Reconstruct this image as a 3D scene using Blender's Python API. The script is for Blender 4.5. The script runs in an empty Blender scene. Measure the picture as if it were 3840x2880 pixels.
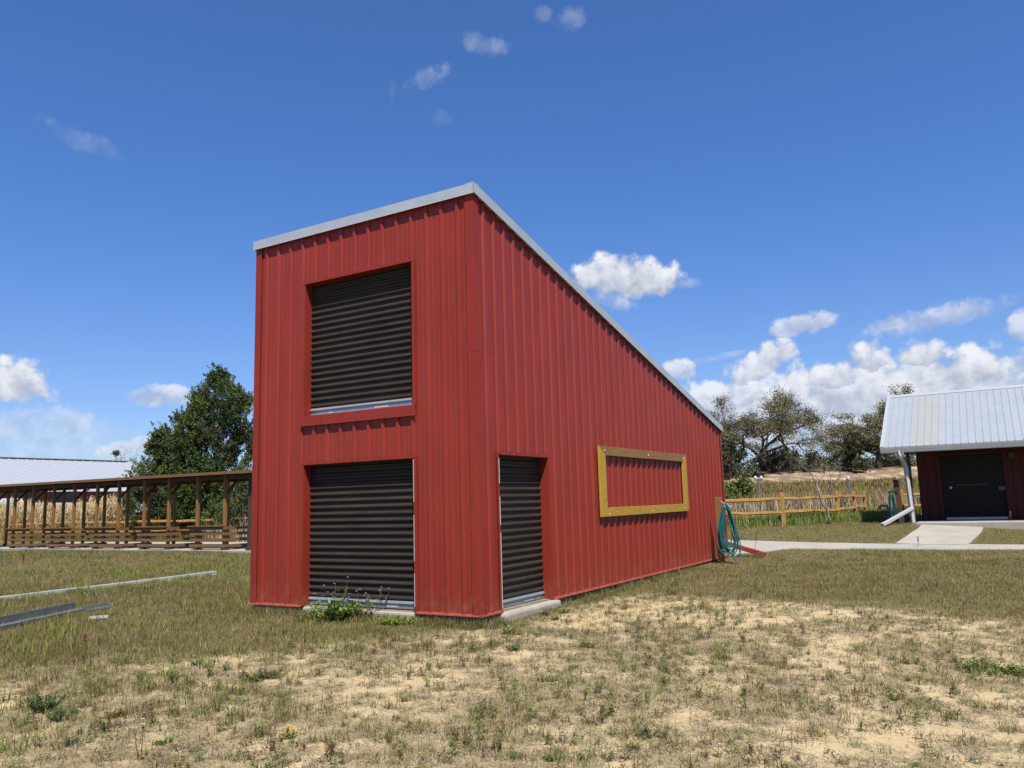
import bpy, math, random
import numpy as np
R = math.radians
S = bpy.context.scene
COL = S.collection
# ------------------------------------------------------------------ camera
CAM = np.array([6.61114, -10.0365, 1.65859]); FPX = 3021.05
PITCH, ROLL, YAW = 0.145362, -0.028237, -0.538252
_f = np.array([math.sin(YAW), math.cos(YAW), 0]); _r = np.array([math.cos(YAW), -math.sin(YAW), 0]); _u = np.array([0, 0, 1.0])
FW = _f*math.cos(PITCH)+_u*math.sin(PITCH); _up = -_f*math.sin(PITCH)+_u*math.cos(PITCH)
RT = _r*math.cos(ROLL)+_up*math.sin(ROLL); UP = -_r*math.sin(ROLL)+_up*math.cos(ROLL)
from mathutils import Matrix, Vector
cd = bpy.data.cameras.new('camera'); cd.sensor_width = 36; cd.lens = FPX/3840*36; cd.clip_end = 3000; cd.clip_start = .05
co = bpy.data.objects.new('camera', cd); COL.objects.link(co)
co.matrix_world = Matrix(((RT[0], UP[0], -FW[0], CAM[0]), (RT[1], UP[1], -FW[1], CAM[1]), (RT[2], UP[2], -FW[2], CAM[2]), (0, 0, 0, 1)))
S.camera = co
def ray(x, y): return FW+RT*(x-1920)/FPX-UP*(y-1440)/FPX
def azel(x, y):
    d = ray(x, y); d = d/np.linalg.norm(d); return math.atan2(d[0], d[1]), math.asin(d[2])
# ------------------------------------------------------------------ exposure
S.view_settings.view_transform = 'Standard'; S.view_settings.look = 'None'
S.view_settings.exposure = 1.0; S.view_settings.gamma = 1
# ------------------------------------------------------------------ sun
SUNV = Vector((0.385, -0.435, 1.0)).normalized()
sl = bpy.data.lights.new('sun', 'SUN'); sl.energy = 5.0; sl.angle = R(.53); sl.color = (1, .93, .82)
so = bpy.data.objects.new('sun', sl); COL.objects.link(so); so.rotation_euler = SUNV.to_track_quat('Z', 'Y').to_euler(); so.location = (0, 0, 30)
# ------------------------------------------------------------------ sky with clouds
W = bpy.data.worlds.new('World'); S.world = W; W.use_nodes = True
nt = W.node_tree; nt.nodes.clear()
class NG:
    def __init__(s, t): s.t = t
    def n(s, ty, **k):
        o = s.t.nodes.new(ty)
        for a, b in k.items(): setattr(o, a, b)
        return o
    def l(s, a, b): s.t.links.new(a, b)
    def m(s, op, a, b=None, c=None, clamp=False):
        o = s.n('ShaderNodeMath', operation=op, use_clamp=clamp)
        for i, v in enumerate((a, b, c)):
            if v is None: continue
            if isinstance(v, (int, float)): o.inputs[i].default_value = v
            else: s.l(v, o.inputs[i])
        return o.outputs[0]
    def sm(s, v, lo, hi):
        o = s.n('ShaderNodeMapRange', interpolation_type='SMOOTHSTEP'); s.l(v, o.inputs[0]); o.inputs[1].default_value = lo; o.inputs[2].default_value = hi
        return o.outputs[0]
    def mix(s, f, a, b):
        o = s.n('ShaderNodeMix', data_type='RGBA')
        for i, v in ((0, f), (6, a), (7, b)):
            if isinstance(v, (int, float)): o.inputs[i].default_value = v
            elif isinstance(v, tuple): o.inputs[i].default_value = (*v, 1) if len(v) == 3 else v
            else: s.l(v, o.inputs[i])
        return o.outputs[2]
S.cycles.max_bounces = 5; S.cycles.diffuse_bounces = 3; S.cycles.glossy_bounces = 2; S.cycles.transmission_bounces = 2
g = NG(nt)
sky = g.n('ShaderNodeTexSky', sky_type='NISHITA', sun_disc=False, sun_elevation=math.asin(SUNV.z), sun_rotation=math.atan2(SUNV.x, SUNV.y), altitude=20, air_density=1.0, dust_density=.35, ozone_density=3.0)
tc = g.n('ShaderNodeTexCoord'); sp = g.n('ShaderNodeSeparateXYZ'); g.l(tc.outputs['Generated'], sp.inputs[0])
AZ = g.m('ARCTAN2', sp.outputs[0], sp.outputs[1]); EL = g.m('ARCSINE', sp.outputs[2])
def noise(az, el, sc, det, rough, dist=0):
    cx = g.n('ShaderNodeCombineXYZ'); g.l(az, cx.inputs[0]); g.l(el, cx.inputs[1]); cx.inputs[2].default_value = 3.7
    o = g.n('ShaderNodeTexNoise'); g.l(cx.outputs[0], o.inputs['Vector']); o.inputs['Scale'].default_value = sc; o.inputs['Detail'].default_value = det; o.inputs['Roughness'].default_value = rough; o.inputs['Distortion'].default_value = dist
    return o.outputs[0]
def billow(az, el, sc):
    cx = g.n('ShaderNodeCombineXYZ'); g.l(az, cx.inputs[0]); g.l(el, cx.inputs[1]); cx.inputs[2].default_value = 1.3
    o = g.n('ShaderNodeTexVoronoi', feature='SMOOTH_F1'); g.l(cx.outputs[0], o.inputs['Vector']); o.inputs['Scale'].default_value = sc; o.inputs['Smoothness'].default_value = .35; o.inputs['Detail'].default_value = 2.0; o.inputs['Roughness'].default_value = .5
    return o.outputs[0]
n1 = noise(AZ, EL, 22, 7, .62, .3); n1b = noise(g.m('ADD', AZ, .008), g.m('ADD', EL, .012), 22, 5, .6, .3)
bl = billow(AZ, EL, 46)
wob = noise(AZ, EL, 9, 3, .5)
fl = g.m('SUBTRACT', g.m('MULTIPLY', g.m('SUBTRACT', n1, .5), 2.0), g.m('MULTIPLY', g.m('SUBTRACT', bl, .4), .75))
fn = g.m('MULTIPLY', g.m('SUBTRACT', noise(AZ, EL, 40, 7, .62, .25), .5), 4.4)
# x, y (centre as seen in the photograph, 2212 wide), half width, half height, tilt, opacity, kind (0 cumulus, 1 thin)
CL = [(1352, 607, 142, 66, 4, 1, 0), (1320, 640, 70, 34, 20, .6, 1), (1475, 612, 60, 16, 0, .35, 1),
      (1050, 97, 72, 26, 10, .42, 1), (1232, 42, 48, 26, 0, .34, 1), (1176, 30, 26, 20, 0, .2, 1), (925, 166, 55, 25, -22, .38, 1), (848, 190, 12, 28, 0, .15, 1), (950, 255, 30, 22, 0, .12, 1),
      (175, 300, 85, 24, 14, .3, 1), (30, 832, 95, 66, 8, 1, 0), (60, 925, 220, 48, 4, .5, 1), (345, 860, 90, 34, -6, .72, 0), (150, 912, 100, 36, 8, .6, 1), (275, 968, 75, 26, -15, .75, 0), (120, 975, 320, 26, 0, .35, 1),
      (1727, 706, 90, 36, -5, .72, 0), (2020, 686, 160, 30, -9, .6, 1), (1935, 700, 60, 22, -5, .6, 0), (1640, 792, 110, 52, -28, .95, 0), (1466, 802, 46, 34, 0, .85, 0), (2215, 712, 40, 52, 0, .7, 0), (1560, 770, 110, 10, -9, .3, 1),
      (1882, 778, 62, 52, 0, 1, 0), (1985, 772, 72, 52, 0, 1, 0), (2085, 806, 115, 66, 0, 1, 0), (2185, 795, 50, 40, 0, .8, 0), (1795, 818, 90, 48, -10, 1, 0), (1910, 845, 430, 100, -3, .97, 0), (1560, 870, 190, 66, -6, .9, 0), (1750, 940, 560, 62, 0, .8, 0), (2300, 830, 160, 80, 0, .9, 0)]
alpha = None; topness = None
k = 3840/2212
for (x, y, rx, ry, tilt, op, kind) in CL:
    rx, ry = (rx*.9, ry*.9) if kind == 0 else (rx*.85, ry*.85); a, e = azel(x*k, y*k); sx = rx*k/FPX/max(.6, math.cos(e)); sy = ry*k/FPX
    th = R(-tilt)-.028; c_, s_ = math.cos(th), math.sin(th)
    da = g.m('SUBTRACT', AZ, a); de = g.m('SUBTRACT', EL, e)
    u = g.m('ADD', g.m('MULTIPLY', da, c_/sx), g.m('MULTIPLY', de, s_/sx))
    v = g.m('ADD', g.m('MULTIPLY', da, -s_/sy), g.m('MULTIPLY', de, c_/sy))
    if kind == 0: vv = g.m('MAXIMUM', v, g.m('MULTIPLY', v, -1.5))
    else: vv = v
    m = g.m('SUBTRACT', 1, g.m('ADD', g.m('MULTIPLY', u, u), g.m('MULTIPLY', vv, vv)))
    d = g.m('ADD', g.m('MULTIPLY', m, 1.1), fl if kind == 0 else fn)
    al = g.sm(d, -.30, .42) if kind == 0 else g.sm(d, -.25, 1.6); al = g.m('MULTIPLY', al, op*(.72 if (kind == 1 and y < 400) else 1))
    al = g.m('MULTIPLY', al, g.sm(m, -.9, -.1))
    tp = g.m('ADD', g.m('MULTIPLY', al, 1.0), g.m('MULTIPLY', v, .5))
    if alpha is None: alpha, topness = al, g.m('MULTIPLY', al, v)
    else:
        # accumulate: the height inside the cloud that dominates
        nw = g.m('GREATER_THAN', al, alpha)
        topness = g.m('ADD', g.m('MULTIPLY', topness, g.m('SUBTRACT', 1, nw)), g.m('MULTIPLY', g.m('MULTIPLY', al, v), nw))
        alpha = g.m('MAXIMUM', alpha, al)
lit = g.m('ADD', g.m('ADD', g.m('MULTIPLY', g.m('SUBTRACT', n1, n1b), 1.7), .60), g.m('MULTIPLY', topness, .52))
lit = g.m('ADD', lit, g.m('MULTIPLY', g.m('SUBTRACT', .42, bl), .38), clamp=True)
CLOUD_LO, CLOUD_HI = (4.6, 5.1, 6.4), (8.8, 9.0, 9.6)
ccol = g.mix(g.sm(lit, .0, .95), CLOUD_LO, CLOUD_HI)
SKYT = g.n('ShaderNodeMix', data_type='RGBA', blend_type='MULTIPLY'); SKYT.inputs[0].default_value = 1; g.l(sky.outputs[0], SKYT.inputs[6]); g.l(g.mix(g.sm(EL, .02, .42), (.88, 1.0, 1.36), (.66, 1.03, 1.55)), SKYT.inputs[7])
col = g.mix(alpha, SKYT.outputs[2], ccol)
bg = g.n('ShaderNodeBackground'); bg.inputs[1].default_value = .05; g.l(SKYT.outputs[2], bg.inputs[0])
bg2 = g.n('ShaderNodeBackground'); bg2.inputs[1].default_value = .05; g.l(col, bg2.inputs[0])
# the cloudy quarter of the sky; elsewhere it is clear, so nothing needs working out there
inq = g.m('MULTIPLY', g.m('MULTIPLY', g.m('GREATER_THAN', EL, -.1), g.m('LESS_THAN', EL, .62)), g.m('MULTIPLY', g.m('GREATER_THAN', AZ, -1.6), g.m('LESS_THAN', AZ, .6)))
mxs = g.n('ShaderNodeMixShader'); g.l(inq, mxs.inputs[0]); g.l(bg.outputs[0], mxs.inputs[1]); g.l(bg2.outputs[0], mxs.inputs[2])
wo = g.n('ShaderNodeOutputWorld'); g.l(mxs.outputs[0], wo.inputs[0])

# ------------------------------------------------------------------ helpers
rng = np.random.default_rng(7); random.seed(7)
ORG = {}
def link(o): COL.objects.link(o); return o
def tag(o, label=None, cat=None, group=None, kind=None):
    if label: o['label'] = label
    if cat: o['category'] = cat
    if group: o['group'] = group
    if kind: o['kind'] = kind
    return o
def thing(name, label, cat, loc=(0, 0, 0), group=None):
    o = bpy.data.objects.new(name, None); link(o); o.location = loc; o.empty_display_size = .2; ORG[o.name] = np.array(loc, float)
    return tag(o, label, cat, group)
class MB:
    def __init__(s): s.v = []; s.f = []
    def add(s, vs, fs):
        o = len(s.v); s.v += [tuple(map(float, v)) for v in vs]; s.f += [tuple(o+i for i in f) for f in fs]; return s
    def box(s, x0, x1, y0, y1, z0, z1):
        return s.add([(x0, y0, z0), (x1, y0, z0), (x1, y1, z0), (x0, y1, z0), (x0, y0, z1), (x1, y0, z1), (x1, y1, z1), (x0, y1, z1)],
                     [(0, 3, 2, 1), (4, 5, 6, 7), (0, 1, 5, 4), (1, 2, 6, 5), (2, 3, 7, 6), (3, 0, 4, 7)])
    def bar(s, a, b, w, h, up=(0, 0, 1), w2=None, h2=None):
        a = np.array(a, float); b = np.array(b, float); d = b-a; d /= np.linalg.norm(d); up = np.array(up, float)
        if abs(d@up) > .98: up = np.array((1., 0, 0))
        r = np.cross(d, up); r /= np.linalg.norm(r); u = np.cross(r, d); w2 = w2 or w; h2 = h2 or h
        vs = [p+r*sx*ww/2+u*sy*hh/2 for p, ww, hh in ((a, w, h), (b, w2, h2)) for sx, sy in ((-1, -1), (1, -1), (1, 1), (-1, 1))]
        return s.add(vs, [(0, 1, 2, 3), (7, 6, 5, 4), (0, 4, 5, 1), (1, 5, 6, 2), (2, 6, 7, 3), (3, 7, 4, 0)])
    def tube(s, pts, rad, n=6, cap=True):
        pts = [np.array(p, float) for p in pts]
        if isinstance(rad, (int, float)): rad = [rad]*len(pts)
        o = len(s.v); ref = None
        for i, p in enumerate(pts):
            d = pts[min(i+1, len(pts)-1)]-pts[max(i-1, 0)]; d = d/(np.linalg.norm(d)+1e-9)
            if ref is None: ref = np.array((0, 0, 1.)) if abs(d[2]) < .9 else np.array((1., 0, 0))
            r = np.cross(d, ref); r /= np.linalg.norm(r)+1e-9; u = np.cross(r, d); ref = u
            for j in range(n):
                a = 2*math.pi*j/n; s.v.append(tuple(p+(r*math.cos(a)+u*math.sin(a))*rad[i]))
        for i in range(len(pts)-1):
            for j in range(n):
                a = o+i*n+j; b = o+i*n+(j+1) % n; s.f.append((a, b, b+n, a+n))
        if cap: s.f.append(tuple(o+j for j in reversed(range(n)))); s.f.append(tuple(o+(len(pts)-1)*n+j for j in range(n)))
        return s
    def prism(s, poly, vec):
        vec = np.array(vec, float); n = len(poly); P = [np.array(p, float) for p in poly]
        return s.add(P+[p+vec for p in P], [tuple(reversed(range(n))), tuple(range(n, 2*n))]+[(i, (i+1) % n, (i+1) % n+n, i+n) for i in range(n)])
    def build(s, name, mat, parent=None, smooth=False, bevel=0, label=None):
        me = bpy.data.meshes.new(name); o = bpy.data.objects.new(name, me); link(o)
        off = ORG.get(parent.name, np.zeros(3)) if parent else np.zeros(3)
        V = np.array(s.v, float)
        if not parent:
            off = np.array([(V[:, 0].min()+V[:, 0].max())/2, (V[:, 1].min()+V[:, 1].max())/2, V[:, 2].min()]); o.location = off
        me.from_pydata([tuple(v) for v in V-off], [], s.f); me.materials.append(mat); me.validate()
        if parent: o.parent = parent
        ORG[o.name] = off
        if smooth:
            me.polygons.foreach_set('use_smooth', [True]*len(me.polygons))
        if bevel:
            b = o.modifiers.new('bevel', 'BEVEL'); b.width = bevel; b.segments = 2; b.limit_method = 'ANGLE'
        if label: o['label'] = label
        return o
def npmesh(name, V, F, mat, color=None, parent=None, smooth=False, loc=None):
    V = np.asarray(V, np.float32); F = np.asarray(F, np.int32); k_ = F.shape[1]
    me = bpy.data.meshes.new(name); o = bpy.data.objects.new(name, me); link(o)
    off = ORG.get(parent.name, np.zeros(3)) if parent else (np.array(loc) if loc is not None else np.zeros(3))
    me.vertices.add(len(V)); me.vertices.foreach_set('co', (V-off.astype(np.float32)).ravel())
    me.loops.add(F.size); me.loops.foreach_set('vertex_index', F.ravel())
    me.polygons.add(len(F)); me.polygons.foreach_set('loop_start', np.arange(0, F.size, k_, dtype=np.int32))
    if smooth: me.polygons.foreach_set('use_smooth', np.ones(len(F), bool))
    me.update(calc_edges=True)
    if color is not None:
        a = me.color_attributes.new('Col', 'FLOAT_COLOR', 'POINT'); c = np.ones((len(V), 4), np.float32); c[:, :3] = np.asarray(color)*(1 if name == 'ground' else K); a.data.foreach_set('color', c.ravel())
    me.materials.append(mat); ORG[o.name] = off
    if parent: o.parent = parent
    else: o.location = off
    return o
# value noise on a lattice
_tab = rng.random((256, 256))
def vnoise(x, y):
    xi = np.floor(x).astype(int); yi = np.floor(y).astype(int); fx = x-xi; fy = y-yi; fx = fx*fx*(3-2*fx); fy = fy*fy*(3-2*fy)
    t = lambda a, b: _tab[a % 256, b % 256]
    return (t(xi, yi)*(1-fx)+t(xi+1, yi)*fx)*(1-fy)+(t(xi, yi+1)*(1-fx)+t(xi+1, yi+1)*fx)*fy
def fbm(x, y, sc, o=4):
    v = 0; a = .5; tot = 0
    for i in range(o): v = v+a*vnoise(x*sc+17.3*i, y*sc+5.1*i); tot += a; a *= .5; sc *= 2.03
    return v/tot
def sstep(a, b, x): t = np.clip((x-a)/(b-a), 0, 1); return t*t*(3-2*t)
def to_st(x, y): dx = x-CAM[0]; dy = y-CAM[1]; return dx*_f[0]+dy*_f[1], dx*_r[0]+dy*_r[1]
def from_st(s, t): return CAM[0]+s*_f[0]+t*_r[0], CAM[1]+s*_f[1]+t*_r[1]
def ground(x, y):
    x = np.asarray(x, float); y = np.asarray(y, float); s, t = to_st(x, y)
    b = np.interp(s, [-50, 9, 11.5, 14, 22, 24.3, 28.5, 31], [-.15, -.15, -.135, -.10, -.02, .06, .52, .56])
    bl_ = np.minimum(b, np.interp(s, [0, 30, 34, 44], [.27, .27, .25, .18]))
    w = sstep(-9, 1, t); b = bl_*(1-w)+b*w
    h = np.interp(s, [48, 62, 95, 98, 106, 112, 400], [0, .25, 2.1, 2.35, 4.1, 4.4, 4.6])*sstep(-12, 14, t)
    far = sstep(16, 60, np.hypot(s, t))
    b = b+h+(fbm(x, y, .35, 3)-.5)*.07*sstep(2, 5, s)*(1+3*far)
    return b
def gz(x, y): return float(ground(np.array([x]), np.array([y]))[0])
def gpx(px, py):
    z = -.1
    for _ in range(12):
        d = ray(px, py); P = CAM+d*(z-CAM[2])/d[2]; z = .5*z+.5*gz(P[0], P[1])
    return np.array([P[0], P[1], gz(P[0], P[1])])
def ptd(px, py, s):   # the point at forward distance s seen at a pixel of the photograph
    d = ray(px, py); return CAM+d*(s/(d@_f))
# ------------------------------------------------------------------ materials
K = .52
def mat(name, c1, c2=None, sc=6, det=5, rough=.6, metal=0, bump=0, bsc=None, stretch=(1, 1, 1), spec=.5, wear=None, coat=0):
    c1 = tuple(v*K for v in c1); c2 = tuple(v*K for v in c2) if c2 else None; wear = ((tuple(v*K for v in wear[0]),)+tuple(wear[1:])) if wear else None
    m = bpy.data.materials.new(name); m.use_nodes = True; t = m.node_tree; G = NG(t); b = t.nodes['Principled BSDF']
    b.inputs['Roughness'].default_value = rough; b.inputs['Metallic'].default_value = metal; b.inputs['Specular IOR Level'].default_value = spec
    if coat: b.inputs['Coat Weight'].default_value = coat; b.inputs['Coat Roughness'].default_value = .25
    tc_ = G.n('ShaderNodeTexCoord'); mp = G.n('ShaderNodeMapping'); mp.inputs['Scale'].default_value = stretch; G.l(tc_.outputs['Object'], mp.inputs[0])
    nz = G.n('ShaderNodeTexNoise'); nz.inputs['Scale'].default_value = sc; nz.inputs['Detail'].default_value = det; nz.inputs['Roughness'].default_value = .6; G.l(mp.outputs[0], nz.inputs['Vector'])
    f = G.sm(nz.outputs[0], .3, .7); colr = G.mix(f, c1, c2 or c1)
    if wear:
        wc, wsc, lo, hi, wst = wear
        mp2 = G.n('ShaderNodeMapping'); mp2.inputs['Scale'].default_value = wst; G.l(tc_.outputs['Object'], mp2.inputs[0])
        n2 = G.n('ShaderNodeTexNoise'); n2.inputs['Scale'].default_value = wsc; n2.inputs['Detail'].default_value = 6; n2.inputs['Roughness'].default_value = .65; G.l(mp2.outputs[0], n2.inputs['Vector'])
        colr = G.mix(G.sm(n2.outputs[0], lo, hi), colr, wc)
    G.l(colr, b.inputs['Base Color'])
    rr = G.n('ShaderNodeMapRange'); G.l(nz.outputs[0], rr.inputs[0]); rr.inputs[3].default_value = max(0, rough-.08); rr.inputs[4].default_value = min(1, rough+.08); G.l(rr.outputs[0], b.inputs['Roughness'])
    if bump:
        n3 = G.n('ShaderNodeTexNoise'); n3.inputs['Scale'].default_value = bsc or sc*3; n3.inputs['Detail'].default_value = 6; G.l(mp.outputs[0], n3.inputs['Vector'])
        bp = G.n('ShaderNodeBump'); bp.inputs['Strength'].default_value = bump; bp.inputs['Distance'].default_value = .02; G.l(n3.outputs[0], bp.inputs['Height']); G.l(bp.outputs[0], b.inputs['Normal'])
    return m
def leafmat(name, rough=.6, trans=.25, spec=.3):
    m = bpy.data.materials.new(name); m.use_nodes = True; t = m.node_tree; G = NG(t); b = t.nodes['Principled BSDF']; out = t.nodes['Material Output']
    at = G.n('ShaderNodeVertexColor', layer_name='Col'); G.l(at.outputs[0], b.inputs['Base Color']); b.inputs['Roughness'].default_value = rough; b.inputs['Specular IOR Level'].default_value = spec
    tr = G.n('ShaderNodeBsdfTranslucent'); G.l(at.outputs[0], tr.inputs[0]); mx = G.n('ShaderNodeMixShader'); mx.inputs[0].default_value = trans
    G.l(b.outputs[0], mx.inputs[1]); G.l(tr.outputs[0], mx.inputs[2]); G.l(mx.outputs[0], out.inputs[0])
    return m
M_red = mat('red_painted_steel', (.365, .042, .026), (.305, .036, .023), sc=3, rough=.42, bump=.07, bsc=1.1, stretch=(1, 1, .25), spec=.3, wear=((.36, .07, .055), 9, .62, .9, (1, 1, .12)))
M_redtrim = mat('red_trim_steel', (.355, .039, .0235), (.295, .033, .0205), sc=4, rough=.5, spec=.25, bump=.03, stretch=(1, 1, .3))
M_redbare = mat('red_flange_steel', (.36, .07, .052), (.28, .05, .038), sc=14, rough=.5, spec=.3, wear=((.30, .16, .10), 9, .55, .75, (1, 1, 1)))
M_galv = mat('galvanised_trim', (.66, .72, .79), (.58, .64, .72), sc=2.5, rough=.4, metal=.25, bump=.03, bsc=3)
M_galvedge = mat('bright_trim_edge', (.72, .76, .8), (.66, .7, .76), sc=4, rough=.35, metal=.2)
M_dark = mat('dark_door_steel', (.040, .032, .026), (.052, .042, .034), sc=5, rough=.45, bump=.03, stretch=(.3, .3, 1), spec=.16, wear=((.075, .068, .06), 7, .56, .85, (.25, .25, 4)))
M_alu = mat('aluminium_bar', (.55, .60, .66), (.46, .52, .6), sc=8, rough=.35, metal=.55, wear=((.33, .34, .35), 20, .6, .8, (1, 1, 3)))
M_rubber = mat('black_rubber', (.02, .02, .02), (.03, .03, .03), rough=.8)
M_paper = mat('paper_sticker', (.75, .75, .72), (.6, .6, .56), sc=60, rough=.7)
M_conc = mat('concrete', (.50, .47, .40), (.40, .37, .31), sc=5, rough=.9, bump=.25, bsc=40, wear=((.33, .29, .23), 3, .5, .8, (1, 1, 2)))
M_path = mat('path_concrete', (.47, .45, .40), (.40, .38, .33), sc=1.3, rough=.9, bump=.15, bsc=60, wear=((.32, .30, .25), 2.2, .55, .85, (1, 1, 1)))
M_found = mat('dirty_concrete', (.34, .28, .19), (.22, .18, .13), sc=4, rough=.95, bump=.4, bsc=30)
def woodmat(name, c1, c2, axis, knots=True, rough=.55):
    st = [9, 9, 9]; st[axis] = .7
    m = mat(name, c1, c2, sc=3, det=6, rough=rough, bump=.12, bsc=9, stretch=tuple(st))
    if knots:
        t = m.node_tree; G = NG(t); b = t.nodes['Principled BSDF']; src = b.inputs['Base Color'].links[0].from_socket
        tc_ = G.n('ShaderNodeTexCoord'); vo = G.n('ShaderNodeTexVoronoi'); vo.inputs['Scale'].default_value = 4.5; mp = G.n('ShaderNodeMapping'); s2 = [1, 1, 1]; s2[axis] = .7; mp.inputs['Scale'].default_value = s2
        G.l(tc_.outputs['Object'], mp.inputs[0]); G.l(mp.outputs[0], vo.inputs['Vector'])
        k_ = G.m('SUBTRACT', 1, G.sm(vo.outputs['Distance'], .05, .10)); G.l(G.mix(k_, src, (.07, .03, .008)), b.inputs['Base Color'])
    return m
M_yelY = woodmat('yellow_board_lengthwise', (.62, .375, .04), (.50, .29, .035), 1)
M_yelTop = woodmat('browner_board_lengthwise', (.36, .20, .045), (.28, .15, .035), 1)
M_yelZ = woodmat('yellow_board_upright', (.64, .39, .04), (.52, .31, .035), 2)
M_brn = mat('stained_brown_wood', (.36, .18, .05), (.26, .125, .036), sc=4, rough=.65, bump=.2, stretch=(6, 6, .8))
M_brnX = mat('stained_brown_rail_wood', (.27, .14, .045), (.18, .095, .032), sc=4, rough=.65, bump=.2, stretch=(.8, 6, 6))
M_brnD = mat('dark_brown_wood', (.09, .045, .02), (.06, .03, .014), sc=4, rough=.7, bump=.2, stretch=(6, 6, .8))
M_fence = mat('honey_fence_wood', (.62, .33, .075), (.46, .24, .055), sc=5, rough=.7, bump=.35, bsc=14, stretch=(1.2, 1.2, 1.2), wear=((.22, .11, .035), 4, .55, .8, (1, 1, 1)))
M_white = mat('white_metal_roofing', (.56, .60, .66), (.50, .55, .61), sc=1.2, rough=.42, metal=.15)
M_gut = mat('white_gutter', (.62, .64, .66), (.56, .58, .60), sc=3, rough=.4)
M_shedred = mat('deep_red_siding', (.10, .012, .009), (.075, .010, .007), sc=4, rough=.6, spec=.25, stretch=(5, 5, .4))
M_barnred = mat('barn_red_siding', (.30, .03, .03), (.24, .025, .025), sc=2, rough=.6, stretch=(3, 3, .4))
M_black = mat('black_metal', (.02, .02, .022), (.03, .03, .03), rough=.5)
M_shdoor = mat('black_door_steel', (.014, .013, .012), (.020, .018, .016), sc=4, rough=.6, spec=.2)
M_glass = mat('dark_window_glass', (.02, .03, .03), (.03, .04, .04), rough=.12)
M_grey = mat('weathered_grey_metal', (.34, .38, .41), (.24, .27, .30), sc=4, rough=.45, metal=.5, wear=((.30, .31, .30), 5, .5, .8, (1, 1, 1)))
M_hose = mat('teal_hose', (.012, .20, .20), (.010, .15, .16), sc=3, rough=.3, spec=.6, coat=.3)
M_hose2 = mat('dull_teal_hose', (.03, .13, .12), (.02, .10, .10), sc=3, rough=.4)
M_pipe = mat('blue_grey_pipe', (.16, .20, .27), (.12, .15, .21), rough=.45)
M_bark = mat('grey_bark', (.15, .12, .09), (.07, .055, .04), sc=6, rough=.95, bump=.5, stretch=(3, 3, .7))
M_palebark = mat('pale_bark', (.36, .33, .29), (.20, .18, .15), sc=9, rough=.9, bump=.3)
M_leaf = leafmat('foliage'); M_grass = leafmat('grass_blades', .75, .3, .15); M_pet = leafmat('petals', .6, .2)
M_stem = mat('weed_stem', (.16, .13, .05), (.12, .07, .03), rough=.8)
M_redstem = mat('reddish_stem', (.26, .07, .045), (.2, .06, .04), rough=.8)
for m_ in (M_red, M_redtrim):
    t = m_.node_tree; G = NG(t); b = t.nodes['Principled BSDF']; src = b.inputs['Base Color'].links[0].from_socket
    tc_ = G.n('ShaderNodeTexCoord'); sx = G.n('ShaderNodeSeparateXYZ'); G.l(tc_.outputs['Object'], sx.inputs[0])
    nz = G.n('ShaderNodeTexNoise'); nz.inputs['Scale'].default_value = 7; nz.inputs['Detail'].default_value = 7; nz.inputs['Roughness'].default_value = .7; G.l(tc_.outputs['Object'], nz.inputs['Vector'])
    n2 = G.n('ShaderNodeTexNoise'); n2.inputs['Scale'].default_value = 1.1; n2.inputs['Detail'].default_value = 4; mp = G.n('ShaderNodeMapping'); mp.inputs['Scale'].default_value = (3, 3, .22); G.l(tc_.outputs['Object'], mp.inputs[0]); G.l(mp.outputs[0], n2.inputs['Vector'])
    dust = G.m('MULTIPLY', G.m('SUBTRACT', 1, G.sm(sx.outputs[2], .02, .55)), G.sm(nz.outputs[0], .38, .72))
    c1_ = G.mix(G.m('MULTIPLY', G.sm(n2.outputs[0], .45, .75), .15), src, (.21, .045, .034))
    G.l(G.mix(G.m('MULTIPLY', dust, .35), c1_, (.20, .125, .075)), b.inputs['Base Color'])
# shed roof with a stained stretch
M_shroof = mat('silver_white_roofing', (.47, .52, .59), (.42, .47, .54), sc=1.5, rough=.42, metal=.15)
t = M_shroof.node_tree; G = NG(t); b = t.nodes['Principled BSDF']; src = b.inputs['Base Color'].links[0].from_socket
tc_ = G.n('ShaderNodeTexCoord'); sx = G.n('ShaderNodeSeparateXYZ'); G.l(tc_.outputs['Object'], sx.inputs[0])
nz = G.n('ShaderNodeTexNoise'); nz.inputs['Scale'].default_value = 1.6; nz.inputs['Detail'].default_value = 5; G.l(tc_.outputs['Object'], nz.inputs['Vector'])
st_ = G.m('MULTIPLY', G.m('MULTIPLY', G.sm(sx.outputs[0], .93, .99), G.m('SUBTRACT', 1, G.sm(sx.outputs[0], 1.82, 1.86))), G.m('MULTIPLY', G.m('SUBTRACT', 1, G.sm(sx.outputs[2], 4.4, 5.0)), G.m('ADD', .3, nz.outputs[0])))
G.l(G.mix(G.m('MULTIPLY', st_, .38, clamp=True), src, (.27, .25, .16)), b.inputs['Base Color'])
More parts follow.
